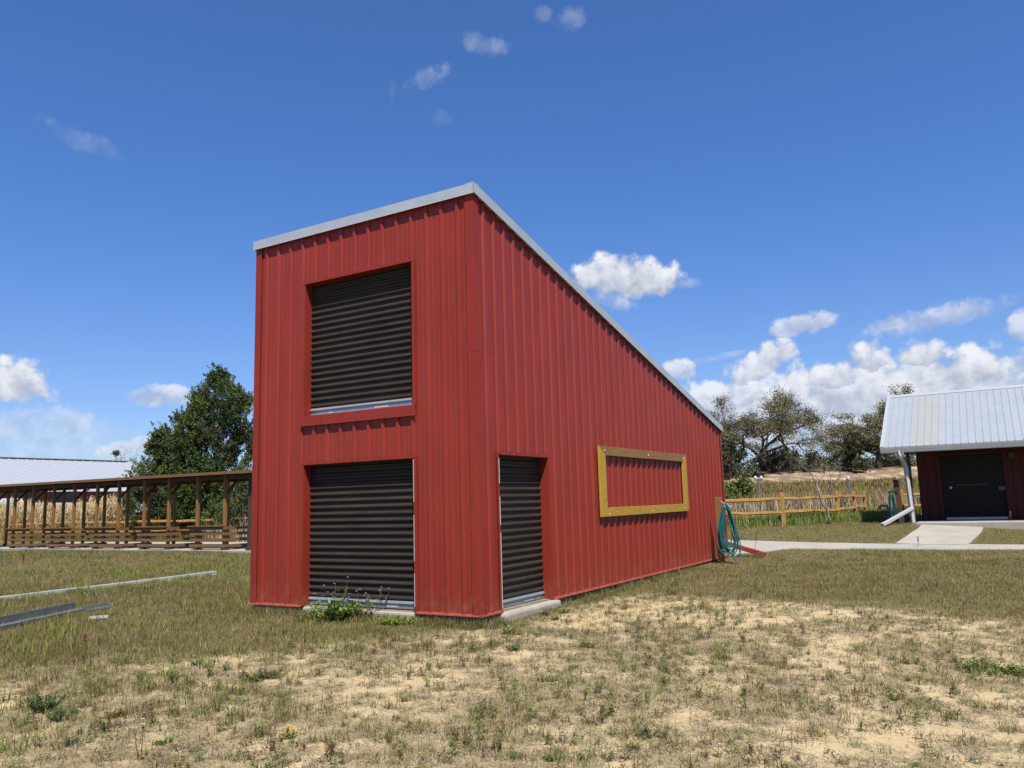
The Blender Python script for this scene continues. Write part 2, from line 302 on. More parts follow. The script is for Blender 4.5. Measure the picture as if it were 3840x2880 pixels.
# ================================================================== GROUND
def px_in_building(x, y): return (x > -4.86) & (x < .02) & (y > -.02) & (y < 12.45)
PATH = [((-9, 12.62), (-9, 14.0)), ((-.2, 12.62), (-.2, 15.9)), ((.5, 13.3), (.4, 16.1)), ((1.3, 14.75), (1.11, 16.27)), ((6.74, 15.93), (7.0, 17.57)), ((16, 17.9), (16, 19.5))]
WALK = [((3.72, 16.9), (5.62, 17.28)), ((4.11, 20.3), (5.95, 20.3)), ((4.15, 21.3), (5.97, 21.3))]
def path_dist_mask(x, y):
    # 1 on the concrete
    m = np.zeros(np.shape(x), bool)
    xs = [p[0][0] for p in PATH]; lo = [p[0][1] for p in PATH]; hi = [p[1][1] for p in PATH]
    m |= (x > -9) & (x < 16) & (y > np.interp(x, xs, lo)) & (y < np.interp(x, [p[1][0] for p in PATH], hi))
    ys = [p[0][1] for p in WALK]
    m |= (y > 16.9) & (y < 21.4) & (x > np.interp(y, ys, [p[0][0] for p in WALK])) & (x < np.interp(y, ys, [p[1][0] for p in WALK]))
    m |= (x > -33) & (x < -12.2) & (y > 8.25) & (y < 13.3)
    m |= (x > 3.9) & (x < 14) & (y > 21.25)&(y < 30)
    return m
def sb(t): return np.interp(t, [-12, -5, -3, 0, 1.5, 2.4, 4.5, 7.2, 12], [9.6, 10.3, 10.8, 11.8, 14.8, 15.7, 13.8, 11.2, 8.5])
def zones(x, y):
    s, t = to_st(x, y)
    fore = 1-sstep(-.5, .6, s-sb(t)-(fbm(x, y, .9, 3)-.5)*1.6)
    n = .26*fbm(x, y, .6, 3)+.36*fbm(x+40, y, 1.9, 3)+.38*fbm(x, y-30, 6.5, 3)
    base = np.interp(t, [-8, -3, 0, 3, 8], [-.10, -.02, .0, .05, .02])+np.interp(s, [3, 7, 9, 10.5, 12.5, 15.5], [.03, .05, .0, .02, .10, .14])*np.where(t > .3, 1, .4)
    sand = np.clip(fore*(.355+(n-.5)*2.4+base), 0, 1)
    green = np.clip((fbm(x-9, y+3, .22, 3)-.42)*3, 0, 1)*(1-fore)
    green = np.maximum(green, .75*sstep(28.5, 32, s)*(1-sstep(36, 44, s)))
    dry = sstep(34, 46, s+ (fbm(x, y, .15, 3)-.5)*10)
    # the sand bank
    bank = sstep(92, 97, s+(fbm(x, y, .12, 3)-.5)*9-.10*(t-22))*sstep(-8, 10, t)*(1-sstep(107, 112, s))
    return fore, sand, green, dry, bank
ang0 = math.atan2(_f[1], _f[0])
A = np.concatenate([np.linspace(-36, 36, 300), np.linspace(36, 324, 74)[1:-1]])
rad = [.0]; r_ = .8
while r_ < 900: rad.append(r_); r_ *= 1.0195 if r_ < 45 else 1.035
rad = np.array(rad); A = ang0+np.radians(A)
X = CAM[0]+rad[:, None]*np.cos(A)[None]; Y = CAM[1]+rad[:, None]*np.sin(A)[None]
Z = ground(X, Y)
fore, sand, green, dry, bank = zones(X, Y)
# sink the ground under the pavilion slab, the shed slab
nr, na = X.shape
idx = np.arange(nr*na).reshape(nr, na); nx = np.roll(idx, -1, 1)
F = np.stack([idx[:-1], idx[1:], nx[1:], nx[:-1]], -1).reshape(-1, 4)
M_ground = bpy.data.materials.new('sandy_ground'); M_ground.use_nodes = True
t = M_ground.node_tree; G = NG(t); b = t.nodes['Principled BSDF']; b.inputs['Roughness'].default_value = .95; b.inputs['Specular IOR Level'].default_value = .1
at = G.n('ShaderNodeVertexColor', layer_name='Col'); sx = G.n('ShaderNodeSeparateColor'); G.l(at.outputs[0], sx.inputs[0])
at2 = G.n('ShaderNodeVertexColor', layer_name='Zone2'); sx2 = G.n('ShaderNodeSeparateColor'); G.l(at2.outputs[0], sx2.inputs[0])
tc_ = G.n('ShaderNodeTexCoord')
def gn(sc, det=6, ro=.65):
    o = G.n('ShaderNodeTexNoise'); o.inputs['Scale'].default_value = sc; o.inputs['Detail'].default_value = det; o.inputs['Roughness'].default_value = ro; G.l(tc_.outputs['Object'], o.inputs['Vector']); return o.outputs[0]
nA, nB, nC, nD = gn(9), gn(34), gn(2.2), gn(120, 4)
thatch = G.mix(G.sm(nB, .35, .68), (.135, .108, .06), (.235, .19, .112)); thatch = G.mix(G.sm(nD, .35, .7), thatch, (.30, .245, .16))
sandc = G.mix(G.sm(nC, .35, .65), (.315, .245, .140), (.365, .292, .178)); sandc = G.mix(G.m('MULTIPLY', G.sm(nA, .62, .74), .6), sandc, (0.3212, 0.1912, 0.0688)); sandc = G.mix(G.m('MULTIPLY', G.sm(nD, .55, .75), .35), sandc, (0.1988, 0.1453, 0.0841))
grn = G.mix(G.sm(nA, .35, .65), (0.0459, 0.0459, 0.0138), (0.0918, 0.0803, 0.0306)); grn = G.mix(G.sm(nB, .4, .7), grn, (0.1224, 0.0994, 0.0459))
lawn = G.mix(sx.outputs[1], G.mix(G.sm(nB, .35, .65), (0.0688, 0.0551, 0.0229), (0.1376, 0.1109, 0.0574)), grn)
tan = G.mix(G.sm(nA, .35, .68), (0.1300, 0.0918, 0.0344), (0.2371, 0.1759, 0.0879)); tan = G.mix(G.sm(nC, .45, .62), tan, (0.1071, 0.0918, 0.0321))
base = G.mix(sx2.outputs[0], lawn, thatch)
base = G.mix(sx.outputs[2], base, tan)
ms = G.sm(G.m('ADD', sx.outputs[0], G.m('ADD', G.m('MULTIPLY', G.m('SUBTRACT', nA, .5), 1.4), G.m('MULTIPLY', G.m('SUBTRACT', nB, .5), 1.3))), .32, .62)
ms = G.m('MULTIPLY', ms, sx2.outputs[0])
bk = G.mix(G.sm(gn(.55), .36, .56), (.30, .245, .165), (.14, .098, .068))  # darker patches: brown litter, plus shadow painted into the bank's colour
base = G.mix(ms, base, sandc); base = G.mix(G.sm(sx2.outputs[1], .35, .65), base, bk)
G.l(base, b.inputs['Base Color'])
bp = G.n('ShaderNodeBump'); bp.inputs['Strength'].default_value = .6; bp.inputs['Distance'].default_value = .03; G.l(G.m('ADD', nB, G.m('MULTIPLY', nA, 1.4)), bp.inputs['Height']); G.l(bp.outputs[0], b.inputs['Normal'])
P3 = np.stack([X, Y, Z], -1).reshape(-1, 3)
go = npmesh('ground', P3, F, M_ground, np.stack([sand, green, dry], -1).reshape(-1, 3), smooth=True, loc=(CAM[0], CAM[1], 0)); tag(go, kind='structure')
a2 = go.data.color_attributes.new('Zone2', 'FLOAT_COLOR', 'POINT'); c2 = np.ones((nr*na, 4), np.float32); c2[:, 0] = fore.ravel(); c2[:, 1] = bank.ravel(); c2[:, 2] = 0; a2.data.foreach_set('color', c2.ravel())
def ribbon(name, rows, m, lift=.025, sub=10):
    V = []; F = []; n2 = 5
    pts = []
    for i in range(len(rows)-1):
        for j in range(sub+(i == len(rows)-2)):
            f = j/sub; a = np.array(rows[i][0])*(1-f)+np.array(rows[i+1][0])*f; c = np.array(rows[i][1])*(1-f)+np.array(rows[i+1][1])*f
            pts.append([a+(c-a)*q/(n2-1) for q in range(n2)])
    for row in pts:
        for p in row: V.append((p[0], p[1], gz(p[0], p[1])+lift))
    nb = len(V)
    for i in range(len(pts)-1):
        for q in range(n2-1): F.append((i*n2+q, i*n2+q+1, (i+1)*n2+q+1, (i+1)*n2+q))
    # skirts
    for e in (0, n2-1):
        base_ = len(V)
        for i in range(len(pts)): x, y, z = V[i*n2+e]; V.append((x, y, z-.15))
        for i in range(len(pts)-1): F.append((i*n2+e, (i+1)*n2+e, base_+i+1, base_+i))
    mb = MB(); mb.add(V, F); return tag(mb.build(name, m), kind='structure')
ribbon('footpath', PATH, M_path, .03); ribbon('walkway', WALK, M_path, .034)
tag(MB().box(-33, -12.2, 8.33, 13.3, -.3, .33).build('pavement_slab', M_path, bevel=.01), kind='structure')
# ================================================================== RED BUILDING
RB = thing('red_building', 'tall narrow red ribbed metal building with a steep single slope roof and black roller doors', 'building', (-2.4, 6.2, 0))
RIBH = .033; PITCHR = .3048
def profile(u0, u1, first):
    pts = [(u0, 0), (u1, 0)]
    c = first
    while c > u0: c -= PITCHR
    while c < u1+.3:
        for du, d in ((-.038, 0), (-.020, RIBH), (.020, RIBH), (.038, 0)):
            if u0 < c+du < u1: pts.append((c+du, d))
        for q in (.1016, .2032):
            for du, d in ((-.016, 0), (-.006, .0035), (.006, .0035), (.016, 0)):
                if u0 < c+q+du < u1: pts.append((c+q+du, d))
        c += PITCHR
    return sorted(pts)
def panel(mb, prof, tf, top, bot, holes):
    us = [p[0] for p in prof]; ds = [p[1] for p in prof]
    cuts = sorted(set(us+[h for H in holes for h in H[:2] if us[0] < h < us[-1]]))
    for a, b_ in zip(cuts[:-1], cuts[1:]):
        if b_-a < 1e-6: continue
        da = np.interp(a, us, ds); db = np.interp(b_, us, ds); mid = (a+b_)/2
        iv = sorted([(h[2], h[3]) for h in holes if h[0] <= mid <= h[1]])
        z = bot; segs = []
        for z0, z1 in iv:
            if z0 > z: segs.append((z, z, z0, z0))
            z = z1
        segs.append((z, z, top(a), top(b_)))
        for s in segs: mb.add([tf(a, da, s[0]), tf(b_, db, s[1]), tf(b_, db, s[3]), tf(a, da, s[2])], [(0, 1, 2, 3)])
fr = lambda u, d, z: (u, .03-d, z)
sd = lambda u, d, z: (-.03+d, u, z)
ZT = 6.427; ZB = 3.45; LL = 12.42
slope = lambda y: ZT-(ZT-ZB)*y/LL
def screws(mb, pts, tf, r=.0085, h=.007):
    for u, z, d in pts:
        n = 6; c0 = [tf(u+r*math.cos(a*math.pi/3), d, z+r*math.sin(a*math.pi/3)) for a in range(n)]; c1 = [tf(u+r*.8*math.cos(a*math.pi/3), d+h, z+r*.8*math.sin(a*math.pi/3)) for a in range(n)]
        mb.add(c0+c1, [tuple(range(n, 2*n))]+[(i, (i+1) % n, (i+1) % n+n, i+n) for i in range(n)])
LX0, LX1, DZ, UZ0, UZ1 = -3.58, -1.215, 2.381, 3.22, 5.564
SY0, SY1, SZ = .569, 2.148, 2.392
mb = MB(); panel(mb, profile(-4.84, 0, -.318), fr, lambda u: ZT+.06, .03, [(LX0, LX1, .03, DZ), (LX0, LX1, UZ0, UZ1)])
scr = [(x, z, 0.001) for z in (.10, 1.25, 2.62, 3.0, 4.35, 5.75) for x in np.arange(-4.55, -.2, .3048) if not (LX0-.03 < x < LX1+.03 and (z < DZ or UZ0 < z < UZ1))]
screws(mb, [s for i, s in enumerate(scr) if (s[1] < .2 or i % 2 == 0)], fr)
mb.build('front_wall', M_red, RB)
mb = MB(); panel(mb, profile(0, LL, .307), sd, lambda u: slope(u)+.05, .03, [(SY0, SY1, .03, SZ)])
scr = [(y, z, 0.001) for z in (.10, 1.05, 2.62, 3.95, 5.0) for y in np.arange(.18+.6096, 12.2, .6096) if z < slope(y)-.2 and not (SY0-.03 < y < SY1+.03 and z < SZ)]
screws(mb, scr, sd)
# sheet laps: thin edges across the wall
for y0, y1, z in ((2.35, 4.1, 2.66), (2.35, 4.1, 1.09), (.15, 7.4, 3.98), (9.25, 12.2, 2.66), (9.25, 12.2, 1.09)):
    panel(mb, [(u, d+.0012) for u, d in profile(y0, y1, .307)], sd, lambda u, z=z: z+.006, z, [])
mb.build('side_wall', M_red, RB)
mb = MB(); mb.add([(-4.84, .03, .03), (-4.84, LL, .03), (-4.84, LL, ZB+.05), (-4.84, .03, ZT+.05)], [(0, 1, 2, 3)]); panel(mb, profile(-4.84, -.03, -.318), lambda u, d, z: (u, LL-.03+d, z), lambda u: ZB+.05, .03, [])
mb.build('back_wall', M_red, RB)
for nm, boxes in (('corner_trim', [(-.157, .0045, -.005, .002, .055, 3.96), (-.157, .0065, -.007, .0, 3.94, ZT+.02), (-.002, .0045, .002, .138, .055, 3.96), (0.0, .0065, 0, .138, 3.94, ZT)]),
                  ('edge_trim', [(-4.846, -4.70, -.006, .002, .055, ZT+.02), (-4.848, -4.838, .002, .15, .055, ZT)]),
                  ('far_corner_trim', [(-.002, .005, LL-.13, LL+.004, .055, ZB), (-.14, -.002, LL, LL+.006, .055, ZB)])):
    mb = MB()
    for x0, x1, y0, y1, z0, z1 in boxes: mb.box(x0, x1, y0, y1, z0, z1)
    if nm == 'corner_trim':
        zz = [.12, 1.2, 2.35, 3.75, 3.92, 4.1, 5.3]
        screws(mb, [(-.145, z, 0) for z in zz], lambda u, d, z: (u, -.0075-d, z), .009); screws(mb, [(.125, z, 0) for z in zz], lambda u, d, z: (.0072+d, u, z), .009)
    if nm == 'edge_trim': screws(mb, [(-4.715, z, 0) for z in (.12, 1.2, 2.4, 3.6, 3.8, 5.2)], lambda u, d, z: (u, -.0065-d, z), .009)
    mb.build('corner_trim', M_redtrim, RB)
# flange along the bottom of the walls
mb = MB()
def flange(a, b_, horiz):
    for p in (0,):
        if horiz: mb.prism([(a, -.035, .022), (a, -.033, .030), (a, .02, .058), (a, .02, .045)], (b_-a, 0, 0))
        else: mb.prism([(.035, a, .022), (.033, a, .030), (-.02, a, .058), (-.02, a, .045)], (0, b_-a, 0))
flange(-4.86, LX0-.02, True); flange(LX1+.02, .034, True); flange(-.033, SY0-.01, False); flange(SY1+.03, LL, False)
mb.build('base_trim', M_redbare, RB)
MB().box(-4.80, -.042, .045, 12.36, -1.2, .035).build('foundation', M_found, RB)
# roof
mb = MB(); top = lambda y: slope(y)+.135
pr_ = profile(-4.87, .03, -.318); us = [p[0] for p in pr_]; ds = [p[1] for p in pr_]
for (a, da), (b_, db) in zip(pr_[:-1], pr_[1:]): mb.add([(a, -.03, top(-.03)+da), (b_, -.03, top(-.03)+db), (b_, LL+.06, top(LL+.06)+db), (a, LL+.06, top(LL+.06)+da)], [(0, 1, 2, 3)])
mb.add([(-4.86, -.03, slope(-.03)+.04), (.03, -.03, slope(-.03)+.04), (.03, LL+.05, slope(LL+.05)+.04), (-4.86, LL+.05, slope(LL+.05)+.04)], [(0, 1, 2, 3)])
mb.build('roof', M_white, RB)
FH = .168
mb = MB(); mb.box(-4.88, .047, -.046, -.038, ZT+.012, ZT+FH); mb.box(-4.88, .047, -.038, .12, ZT+FH-.008, ZT+FH+.004)
screws(mb, [(x, ZT+.03, 0) for x in np.arange(-4.5, 0, .3048)], lambda u, d, z: (u, -.046-d, z), .009)
mb.build('roof_trim', M_galv, RB); MB().box(-4.884, .049, -.051, -.040, ZT, ZT+.0115).build('trim_hem', M_galvedge, RB)
mb = MB()
def slanted(x0, x1, zl, zh, y0=-.046, y1=LL+.06):
    mb.add([(x0, y0, slope(y0)+zl), (x1, y0, slope(y0)+zl), (x1, y1, slope(y1)+zl), (x0, y1, slope(y1)+zl), (x0, y0, slope(y0)+zh), (x1, y0, slope(y0)+zh), (x1, y1, slope(y1)+zh), (x0, y1, slope(y1)+zh)],
           [(0, 3, 2, 1), (4, 5, 6, 7), (0, 1, 5, 4), (1, 2, 6, 5), (2, 3, 7, 6), (3, 0, 4, 7)])
slanted(.040, .052, .012, FH); slanted(-.10, .040, FH-.010, FH+.002); slanted(-4.89, -4.882, .012, FH)
screws(mb, [(y, slope(y)+.03, 0) for y in np.arange(.6, 12.4, 1.22)], lambda u, d, z: (.052+d, u, z), .010)
mb.build('roof_trim', M_galv, RB); mb = MB(); slanted(.041, .056, 0, .0115); mb.build('trim_hem', M_galvedge, RB)
mb = MB().box(-4.88, .04, LL+.06, LL+.16, ZB-.02, ZB+.10); mb.build('gutter', M_redtrim, RB)
# roller doors
def roller_door(tf, u0, u1, z0, z1, stick, right):
    mb = MB(); pts = []; z = z0+.13; i = 0; p = .1107
    while z < z1+.12:
        for q in range(9):
            f = q/9; d = .026*max(0, math.sin(math.pi*min(f/.60, 1)))**.75
            pts.append((d, z+f*p))
        if i % 6 == 4: pts += [(.006, z+p-.012), (.007, z+p-.004)]
        z += p; i += 1
    V = []; F = []
    for d, zz in pts: V += [tf(u0-.05, d, zz), tf(u1+.05, d, zz)]
    for k_ in range(len(pts)-1): F.append((2*k_, 2*k_+1, 2*k_+3, 2*k_+2))
    mb.add(V, F); D = mb.build('roller_door', M_dark, RB, smooth=False)
    def pr(mb, sec, a, c): mb.prism([tf(a, d, z) for d, z in sec], np.array(tf(c, 0, 0))-np.array(tf(a, 0, 0)))
    mb = MB(); pr(mb, [(-.01, z0+.012), (.014, z0+.012), (.014, z0+.075), (.034, z0+.088), (.034, z0+.094), (.012, z0+.13), (-.01, z0+.135)], u0, u1)
    screws(mb, [(u, z0+.05, .014) for u in np.linspace(u0+.1, u1-.1, 7)], tf, .007)
    B = mb.build('bottom_bar', M_alu, D)
    for a, w, h, dz in stick:
        m2 = MB(); pr(m2, [(.0155, z0+.03+dz), (.0165, z0+.03+dz), (.0165, z0+.03+dz+h), (.0155, z0+.03+dz+h)], u0+a, u0+a+w); m2.build('sticker', M_paper, B)
    m2 = MB(); pr(m2, [(-.012, z0-.006), (.010, z0-.006), (.010, z0+.011), (-.012, z0+.011)], u0, u1); m2.build('rubber_seal', M_rubber, D)
    return D
tff = lambda u, d, z: (u, .172-d, z); tfs = lambda u, d, z: (-.172+d, u, z)
roller_door(tff, LX0, LX1, .045, DZ, [(1.66, .26, .05, .0)], True)
roller_door(tff, LX0, LX1, 3.235, UZ1, [(1.44, .30, .03, -.005), (.42, .10, .02, -.01)], True)
roller_door(tfs, SY0, SY1, .035, SZ, [(.03, .11, .045, -.005), (.93, .30, .035, .0), (1.34, .11, .03, .005)], False)
def door_frame(tf, u0, u1, z0, z1, sill=None):
    mb = MB()
    def bx(ua, ub, da, db, za, zb):
        P = [tf(u, d, z) for u in (ua, ub) for d in (da, db) for z in (za, zb)]
        mb.add(P, [(0, 1, 3, 2), (4, 6, 7, 5), (0, 4, 5, 1), (2, 3, 7, 6), (0, 2, 6, 4), (1, 5, 7, 3)])
    # depth measured from the wall flat (0) outwards; the lining runs inwards to the door
    zb = z0
    bx(u0-.006, u0, -.145, .038, zb, z1); bx(u0-.055, u0-.006, .030, .036, zb, z1+.03)
    bx(u1, u1+.006, -.145, .038, zb, z1); bx(u1+.006, u1+.055, .030, .036, zb, z1+.03)
    bx(u0-.006, u1+.006, -.145, .042, z1, z1+.006); bx(u0-.03, u1+.03, .036, .042, z1+.006, z1+.045)
    if sill:
        bx(u0-.05, u1+.05, -.145, .050, z0-.006, z0); bx(u0-.06, u1+.06, .044, .056, z0-.165, z0-.006); bx(u0-.06, u1+.06, .04, .066, z0-.174, z0-.165)
        screws(mb, [(u, z0-.11, .056) for u in np.linspace(u0+.1, u1-.05, 8)], tf, .009)
    screws(mb, [(u, z1+.07, .004) for u in np.arange(u0+.15, u1, .3048)], tf, .010)
    return mb.build('door_frame', M_redtrim, RB)
door_frame(fr, LX0, LX1, .03, DZ); door_frame(fr, LX0, LX1, UZ0, UZ1, True); door_frame(sd, SY0, SY1, .03, SZ)
mb = MB()
for a, c in ((.12, .62), (.8, 1.5), (1.7, 2.36)): MB().box(LX1+.001, LX1+.009, -.0125, -.0065, a, c).build('bare_metal_edge', M_paper, RB)
for a, c in ((.08, 1.2), (1.32, 1.75), (1.95, 2.33)): MB().box(.0065, .0125, SY0-.012, SY0-.001, a, c).build('bare_metal_edge', M_paper, RB)
MB().box(LX0+.03, LX1-.005, -.045, .26, -.6, .030).build('door_sill', M_conc, RB, bevel=.035)
MB().box(-.26, .115, SY0-.09, SY1+.13, -.6, .018).build('door_sill', M_conc, RB, bevel=.045)
# yellow framed panel
yo0, yo1, zo0, zo1 = 4.162, 9.19, 1.325, 2.688; yi0, yi1, zi0, zi1 = 4.44, 8.93, 1.50, 2.51
for poly, m, lab in (([(yo0, zo1), (yi0, zi1), (yi1, zi1), (yo1, zo1)], M_yelTop, 'browner top board of the yellow frame'), ([(yo0, zo0), (yo1, zo0), (yi1, zi0), (yi0, zi0)], M_yelY, None),
                     ([(yo0, zo0), (yi0, zi0), (yi0, zi1), (yo0, zo1)], M_yelZ, None), ([(yo1, zo0), (yo1, zo1), (yi1, zi1), (yi1, zi0)], M_yelZ, None)):
    mb = MB(); cx_ = sum(p[0] for p in poly)/4; cz_ = sum(p[1] for p in poly)/4
    mb.prism([(.006, p[0]+(cx_-p[0])*.0004, p[1]+(cz_-p[1])*.002) for p in poly], (.045, 0, 0))
    o = mb.build('wooden_frame_board', m, RB, bevel=.004, label=lab)
    along = [(yo0+.25, zo1-.08), (6.7, zo1-.10), (yo1-.2, zo1-.09)] if m is M_yelTop else [(yo0+.35, zo0+.05), (6.8, zo0+.06), (yo1-.3, zo0+.08)] if m is M_yelY else []
    for y, z in along: m2 = MB(); screws(m2, [(y, z, 0)], lambda u, d, z: (.051+d, u, z), .014, .006); m2.build('screw', M_galvedge, o)
# downspout at the far corner, kicking out over the grass
mb = MB(); mb.box(-.24, -.12, LL+.02, LL+.12, .40, 3.4); mb.bar((-.18, LL+.075, .42), (.0, LL+.09, .33), .10, .12); mb.bar((.0, LL+.09, .33), (.95, LL+.13, .055), .105, .125)
mb.build('downspout', M_redtrim, RB, bevel=.006)
# ================================================================== HOSE STAND
hp = np.array([.31, 10.72]); hz = gz(*hp)
HS = thing('hose_post', 'short square brown post against the red wall, holding the coiled hose', 'post', (hp[0], hp[1], hz))
MB().bar((hp[0], hp[1], hz-.3), (hp[0]+.01, hp[1], 1.63), .15, .13, up=(0, 1, 0)).build('post', M_brn, HS, bevel=.008)
hk = MB(); H0 = np.array([hp[0]+.09, hp[1]-.06, 1.52]); hk.tube([H0, H0+(.12, -.03, -.06), H0+(.26, -.06, -.15), H0+(.30, -.07, -.13)], .014, 6); hk.build('hook', M_galvedge, HS, smooth=True)
lat = np.array([_r[0], _r[1], 0.]); dep = np.array([-_f[0], -_f[1], 0.])
hc = np.array([.53, 10.58, 1.40]); rr = random.Random(5); pts = []
NL = 13
for i in range(NL):
    L = rr.uniform(1.02, 1.38); wv = rr.uniform(.10, .23); off = rr.uniform(-.06, .09); lean = rr.uniform(-.05, .14); dd = rr.uniform(-.05, .06); tw = rr.uniform(-.12, .12)
    for j in range(26):
        a = 2*math.pi*j/26; f = (1-math.cos(a))/2
        w_ = wv*math.sin(a)*(.55+.75*f); z = -L*f+rr.uniform(-.004, .004)
        p = hc+lat*(off*f+w_+lean*f*f)+dep*(dd+tw*math.sin(a)*f*.5+.012*(i % 5))+np.array([0, 0, z+.02*(i % 4)]); pts.append(p)
for j in range(14): f = j/13; pts.append(hc+lat*(.02+.24*f+.03*math.sin(f*6))+dep*.07+np.array([0, 0, -.05-.62*f]))
for j in range(1, 12): f = j/11; pts.append(hc+lat*(.26-.03*math.sin(f*3)-.07*f)+dep*.07+np.array([0, 0, -.67+.17*math.sin(f*3.0)*-1.0+.12*f]))
for p in pts: p[2] = max(p[2], gz(p[0], p[1])+.02)
hm = MB(); hm.tube(pts, .0135, 7); tag(hm.build('garden_hose', M_hose, smooth=True), 'thick coil of teal garden hose hanging from the post by the red wall', 'hose')
# ================================================================== PAVILION
PV = thing('timber_pavilion', 'long low stained timber shelter with paired posts and slatted rails, under the cedars', 'shelter', (-22, 9.2, .33))
pxs = [-32.15, -30.7, -29.12, -27.73, -26.22, -24.8, -23.27, -21.9, -20.35, -18.94, -17.38, -15.97]
rz = lambda x: 2.945-(x+14.42)*.0032
mb = MB(); x0, x1 = -33.2, -14.40
def rslab(mb, xa, xb, ya, yb, za, zb, drop=.10):
    P = [(x, y, rz(x)+z-(y-8.0)*drop/2.75) for z in (za, zb) for x, y in ((xa, ya), (xb, ya), (xb, yb), (xa, yb))]
    mb.add(P, [(0, 3, 2, 1), (4, 5, 6, 7), (0, 1, 5, 4), (1, 2, 6, 5), (2, 3, 7, 6), (3, 0, 4, 7)])
rslab(mb, x0, x1, 8.24, 10.75, -.035, -.005); mb.build('roof', M_brnD, PV)
mb = MB(); rslab(mb, x0, x1+.03, 8.20, 8.242, -.095, .0); rslab(mb, x1, x1+.032, 8.242, 10.75, -.095, .0); mb.build('fascia', M_brnX, PV)
mb = MB()
for y in (8.6, 9.87): rslab(mb, x0+.2, x1-.2, y-.03, y+.03, -.23, -.095)
for x in np.arange(x0+.4, x1-.2, .62): rslab(mb, x, x+.05, 8.28, 10.6, -.094, -.036)
mb.build('roof_beams', M_brnD, PV)
for i, x in enumerate(pxs):
    for y, m in ((8.6, M_brn), (9.87, M_brn)):
        top_ = rz(x)-.1-(y-8)*.036
        MB().box(x-.05, x+.05, y-.05, y+.05, .30, top_).build('post', m, PV, bevel=.006)
        MB().box(x-.085, x+.085, y-.085, y+.085, .325, .43).build('post_base', M_brnD, PV)
    MB().bar((x+.02, 8.66, rz(x)-.72), (x+.02, 9.2, rz(x)-.13), .05, .09, up=(1, 0, 0)).build('brace', M_brnD, PV)
for i in range(1, 6):
    xa, xb = pxs[2*i], pxs[2*i+1]
    for j, z in enumerate((1.06, .872, .672, .47)):
        dz = rr.uniform(-.012, .012)
        MB().bar((xa-.24-rr.uniform(0, .06), 8.528, z+dz), (xb+.06, 8.528, z+rr.uniform(-.012, .012)), .04, .10).build('rail', M_brnX, PV)
        MB().bar((xb+.073, 8.50, z), (xb+.073, 9.98, z-.012), .04, .10).build('rail', M_brnX, PV)
    MB().bar((xa-.30, 8.49, 1.135), (xb+.05, 8.49, 1.135), .15, .035).build('rail_cap', M_brnX, PV)
for x, y in ((-28.6, 9.4), (-24.6, 9.0)):
    mb = MB(); z = rz(x)-.34
    for k_ in range(6):
        a = math.pi*k_/5
    mb.tube([(x, y, z-.07), (x, y, z-.05), (x, y, z), (x, y, z+.05), (x, y, z+.07), (x, y, z+.16)], [.01, .055, .075, .055, .02, .02], 10); mb.build('lamp', M_gut, PV, smooth=True)
mb = MB()
for x in (-14.7,): mb.box(x-.07, x+.07, 8.53, 8.67, .3, rz(x)-.1); mb.box(x-.11, x+.11, 8.49, 8.71, .325, .43)
mb.build('post', M_brnD, PV)
# ================================================================== SPLIT RAIL FENCES
def split_rail(mb, a, b_, h=.11, w=.055):
    a = np.array(a, float); b_ = np.array(b_, float); n = 7; d = (b_-a)/np.linalg.norm(b_-a); side = np.cross(d, (0, 0, 1.)); pts = []; o = len(mb.v)
    for i in range(n):
        f = i/(n-1); p = a+(b_-a)*f+np.array((0, 0, rr.uniform(-.018, .018)))+side*rr.uniform(-.012, .012); e = .55+.45*min(1, 6*min(f, 1-f)); hh = h*e*rr.uniform(.85, 1.15); ww = w*rr.uniform(.85, 1.15)
        for sx_, sz_ in ((-1, -.35), (.1, -.6), (1, -.3), (.8, .5), (-.6, .55)): mb.v.append(tuple(p+side*sx_*ww+np.array((0, 0, sz_*hh))))
    for i in range(n-1):
        for j in range(5): mb.f.append((o+i*5+j, o+i*5+(j+1) % 5, o+(i+1)*5+(j+1) % 5, o+(i+1)*5+j))
    mb.f += [tuple(o+j for j in reversed(range(5))), tuple(o+(n-1)*5+j for j in range(5))]
def fence(label, posts, hs, rails, loc, skip=()):
    T = thing('split_rail_fence', label, 'fence', loc)
    for (x, y, z, h) in posts:
        MB().bar((x, y, z-.3), (x+rr.uniform(-.02, .02), y, z+h), .15, .12, up=(0, 1, 0), w2=.13, h2=.10).build('post', M_fence, T, bevel=.012)
    for i in range(len(posts)-1):
        if i in skip: continue
        p, q = posts[i], posts[i+1]
        for r0 in rails:
            mb = MB(); split_rail(mb, (p[0], p[1], p[2]+r0+rr.uniform(-.02, .02)), (q[0], q[1], q[2]+r0+rr.uniform(-.02, .02))); mb.build('rail', M_fence, T)
    return T
posts = [(x, 15.7, gz(x, 15.7), 1.22) for x in (-43.2, -39.42, -35.73, -32.06, -28.26, -24.4, -20.6, -16.8)]
fence('honey coloured split rail fence behind the timber shelter, before the tall dry grass', posts, None, (.55, 1.0), (-30, 15.7, .15))
def fp(px, s): 
    x, y = from_st(s, (px-1920)/FPX*s*1.0)
    P = ptd(px, 1900, s); return (P[0], P[1], gz(P[0], P[1]), 1.17)
posts = [fp(2390, 31.5), fp(2660, 30.4), fp(2935, 29.4), fp(3143, 31.6), fp(3206, 34.4), fp(3246, 37.0)]
posts2 = [fp(3385, 36.8), fp(3560, 37), fp(3760, 37)]
fence('short run of honey coloured split rail fence passing behind the shed', posts2, None, (.47, .94), posts2[0][:3])
fence('honey coloured split rail fence turning a corner behind the hose, before the marsh', posts, None, (.47, .94), (posts[2][0], posts[2][1], posts[2][2]))
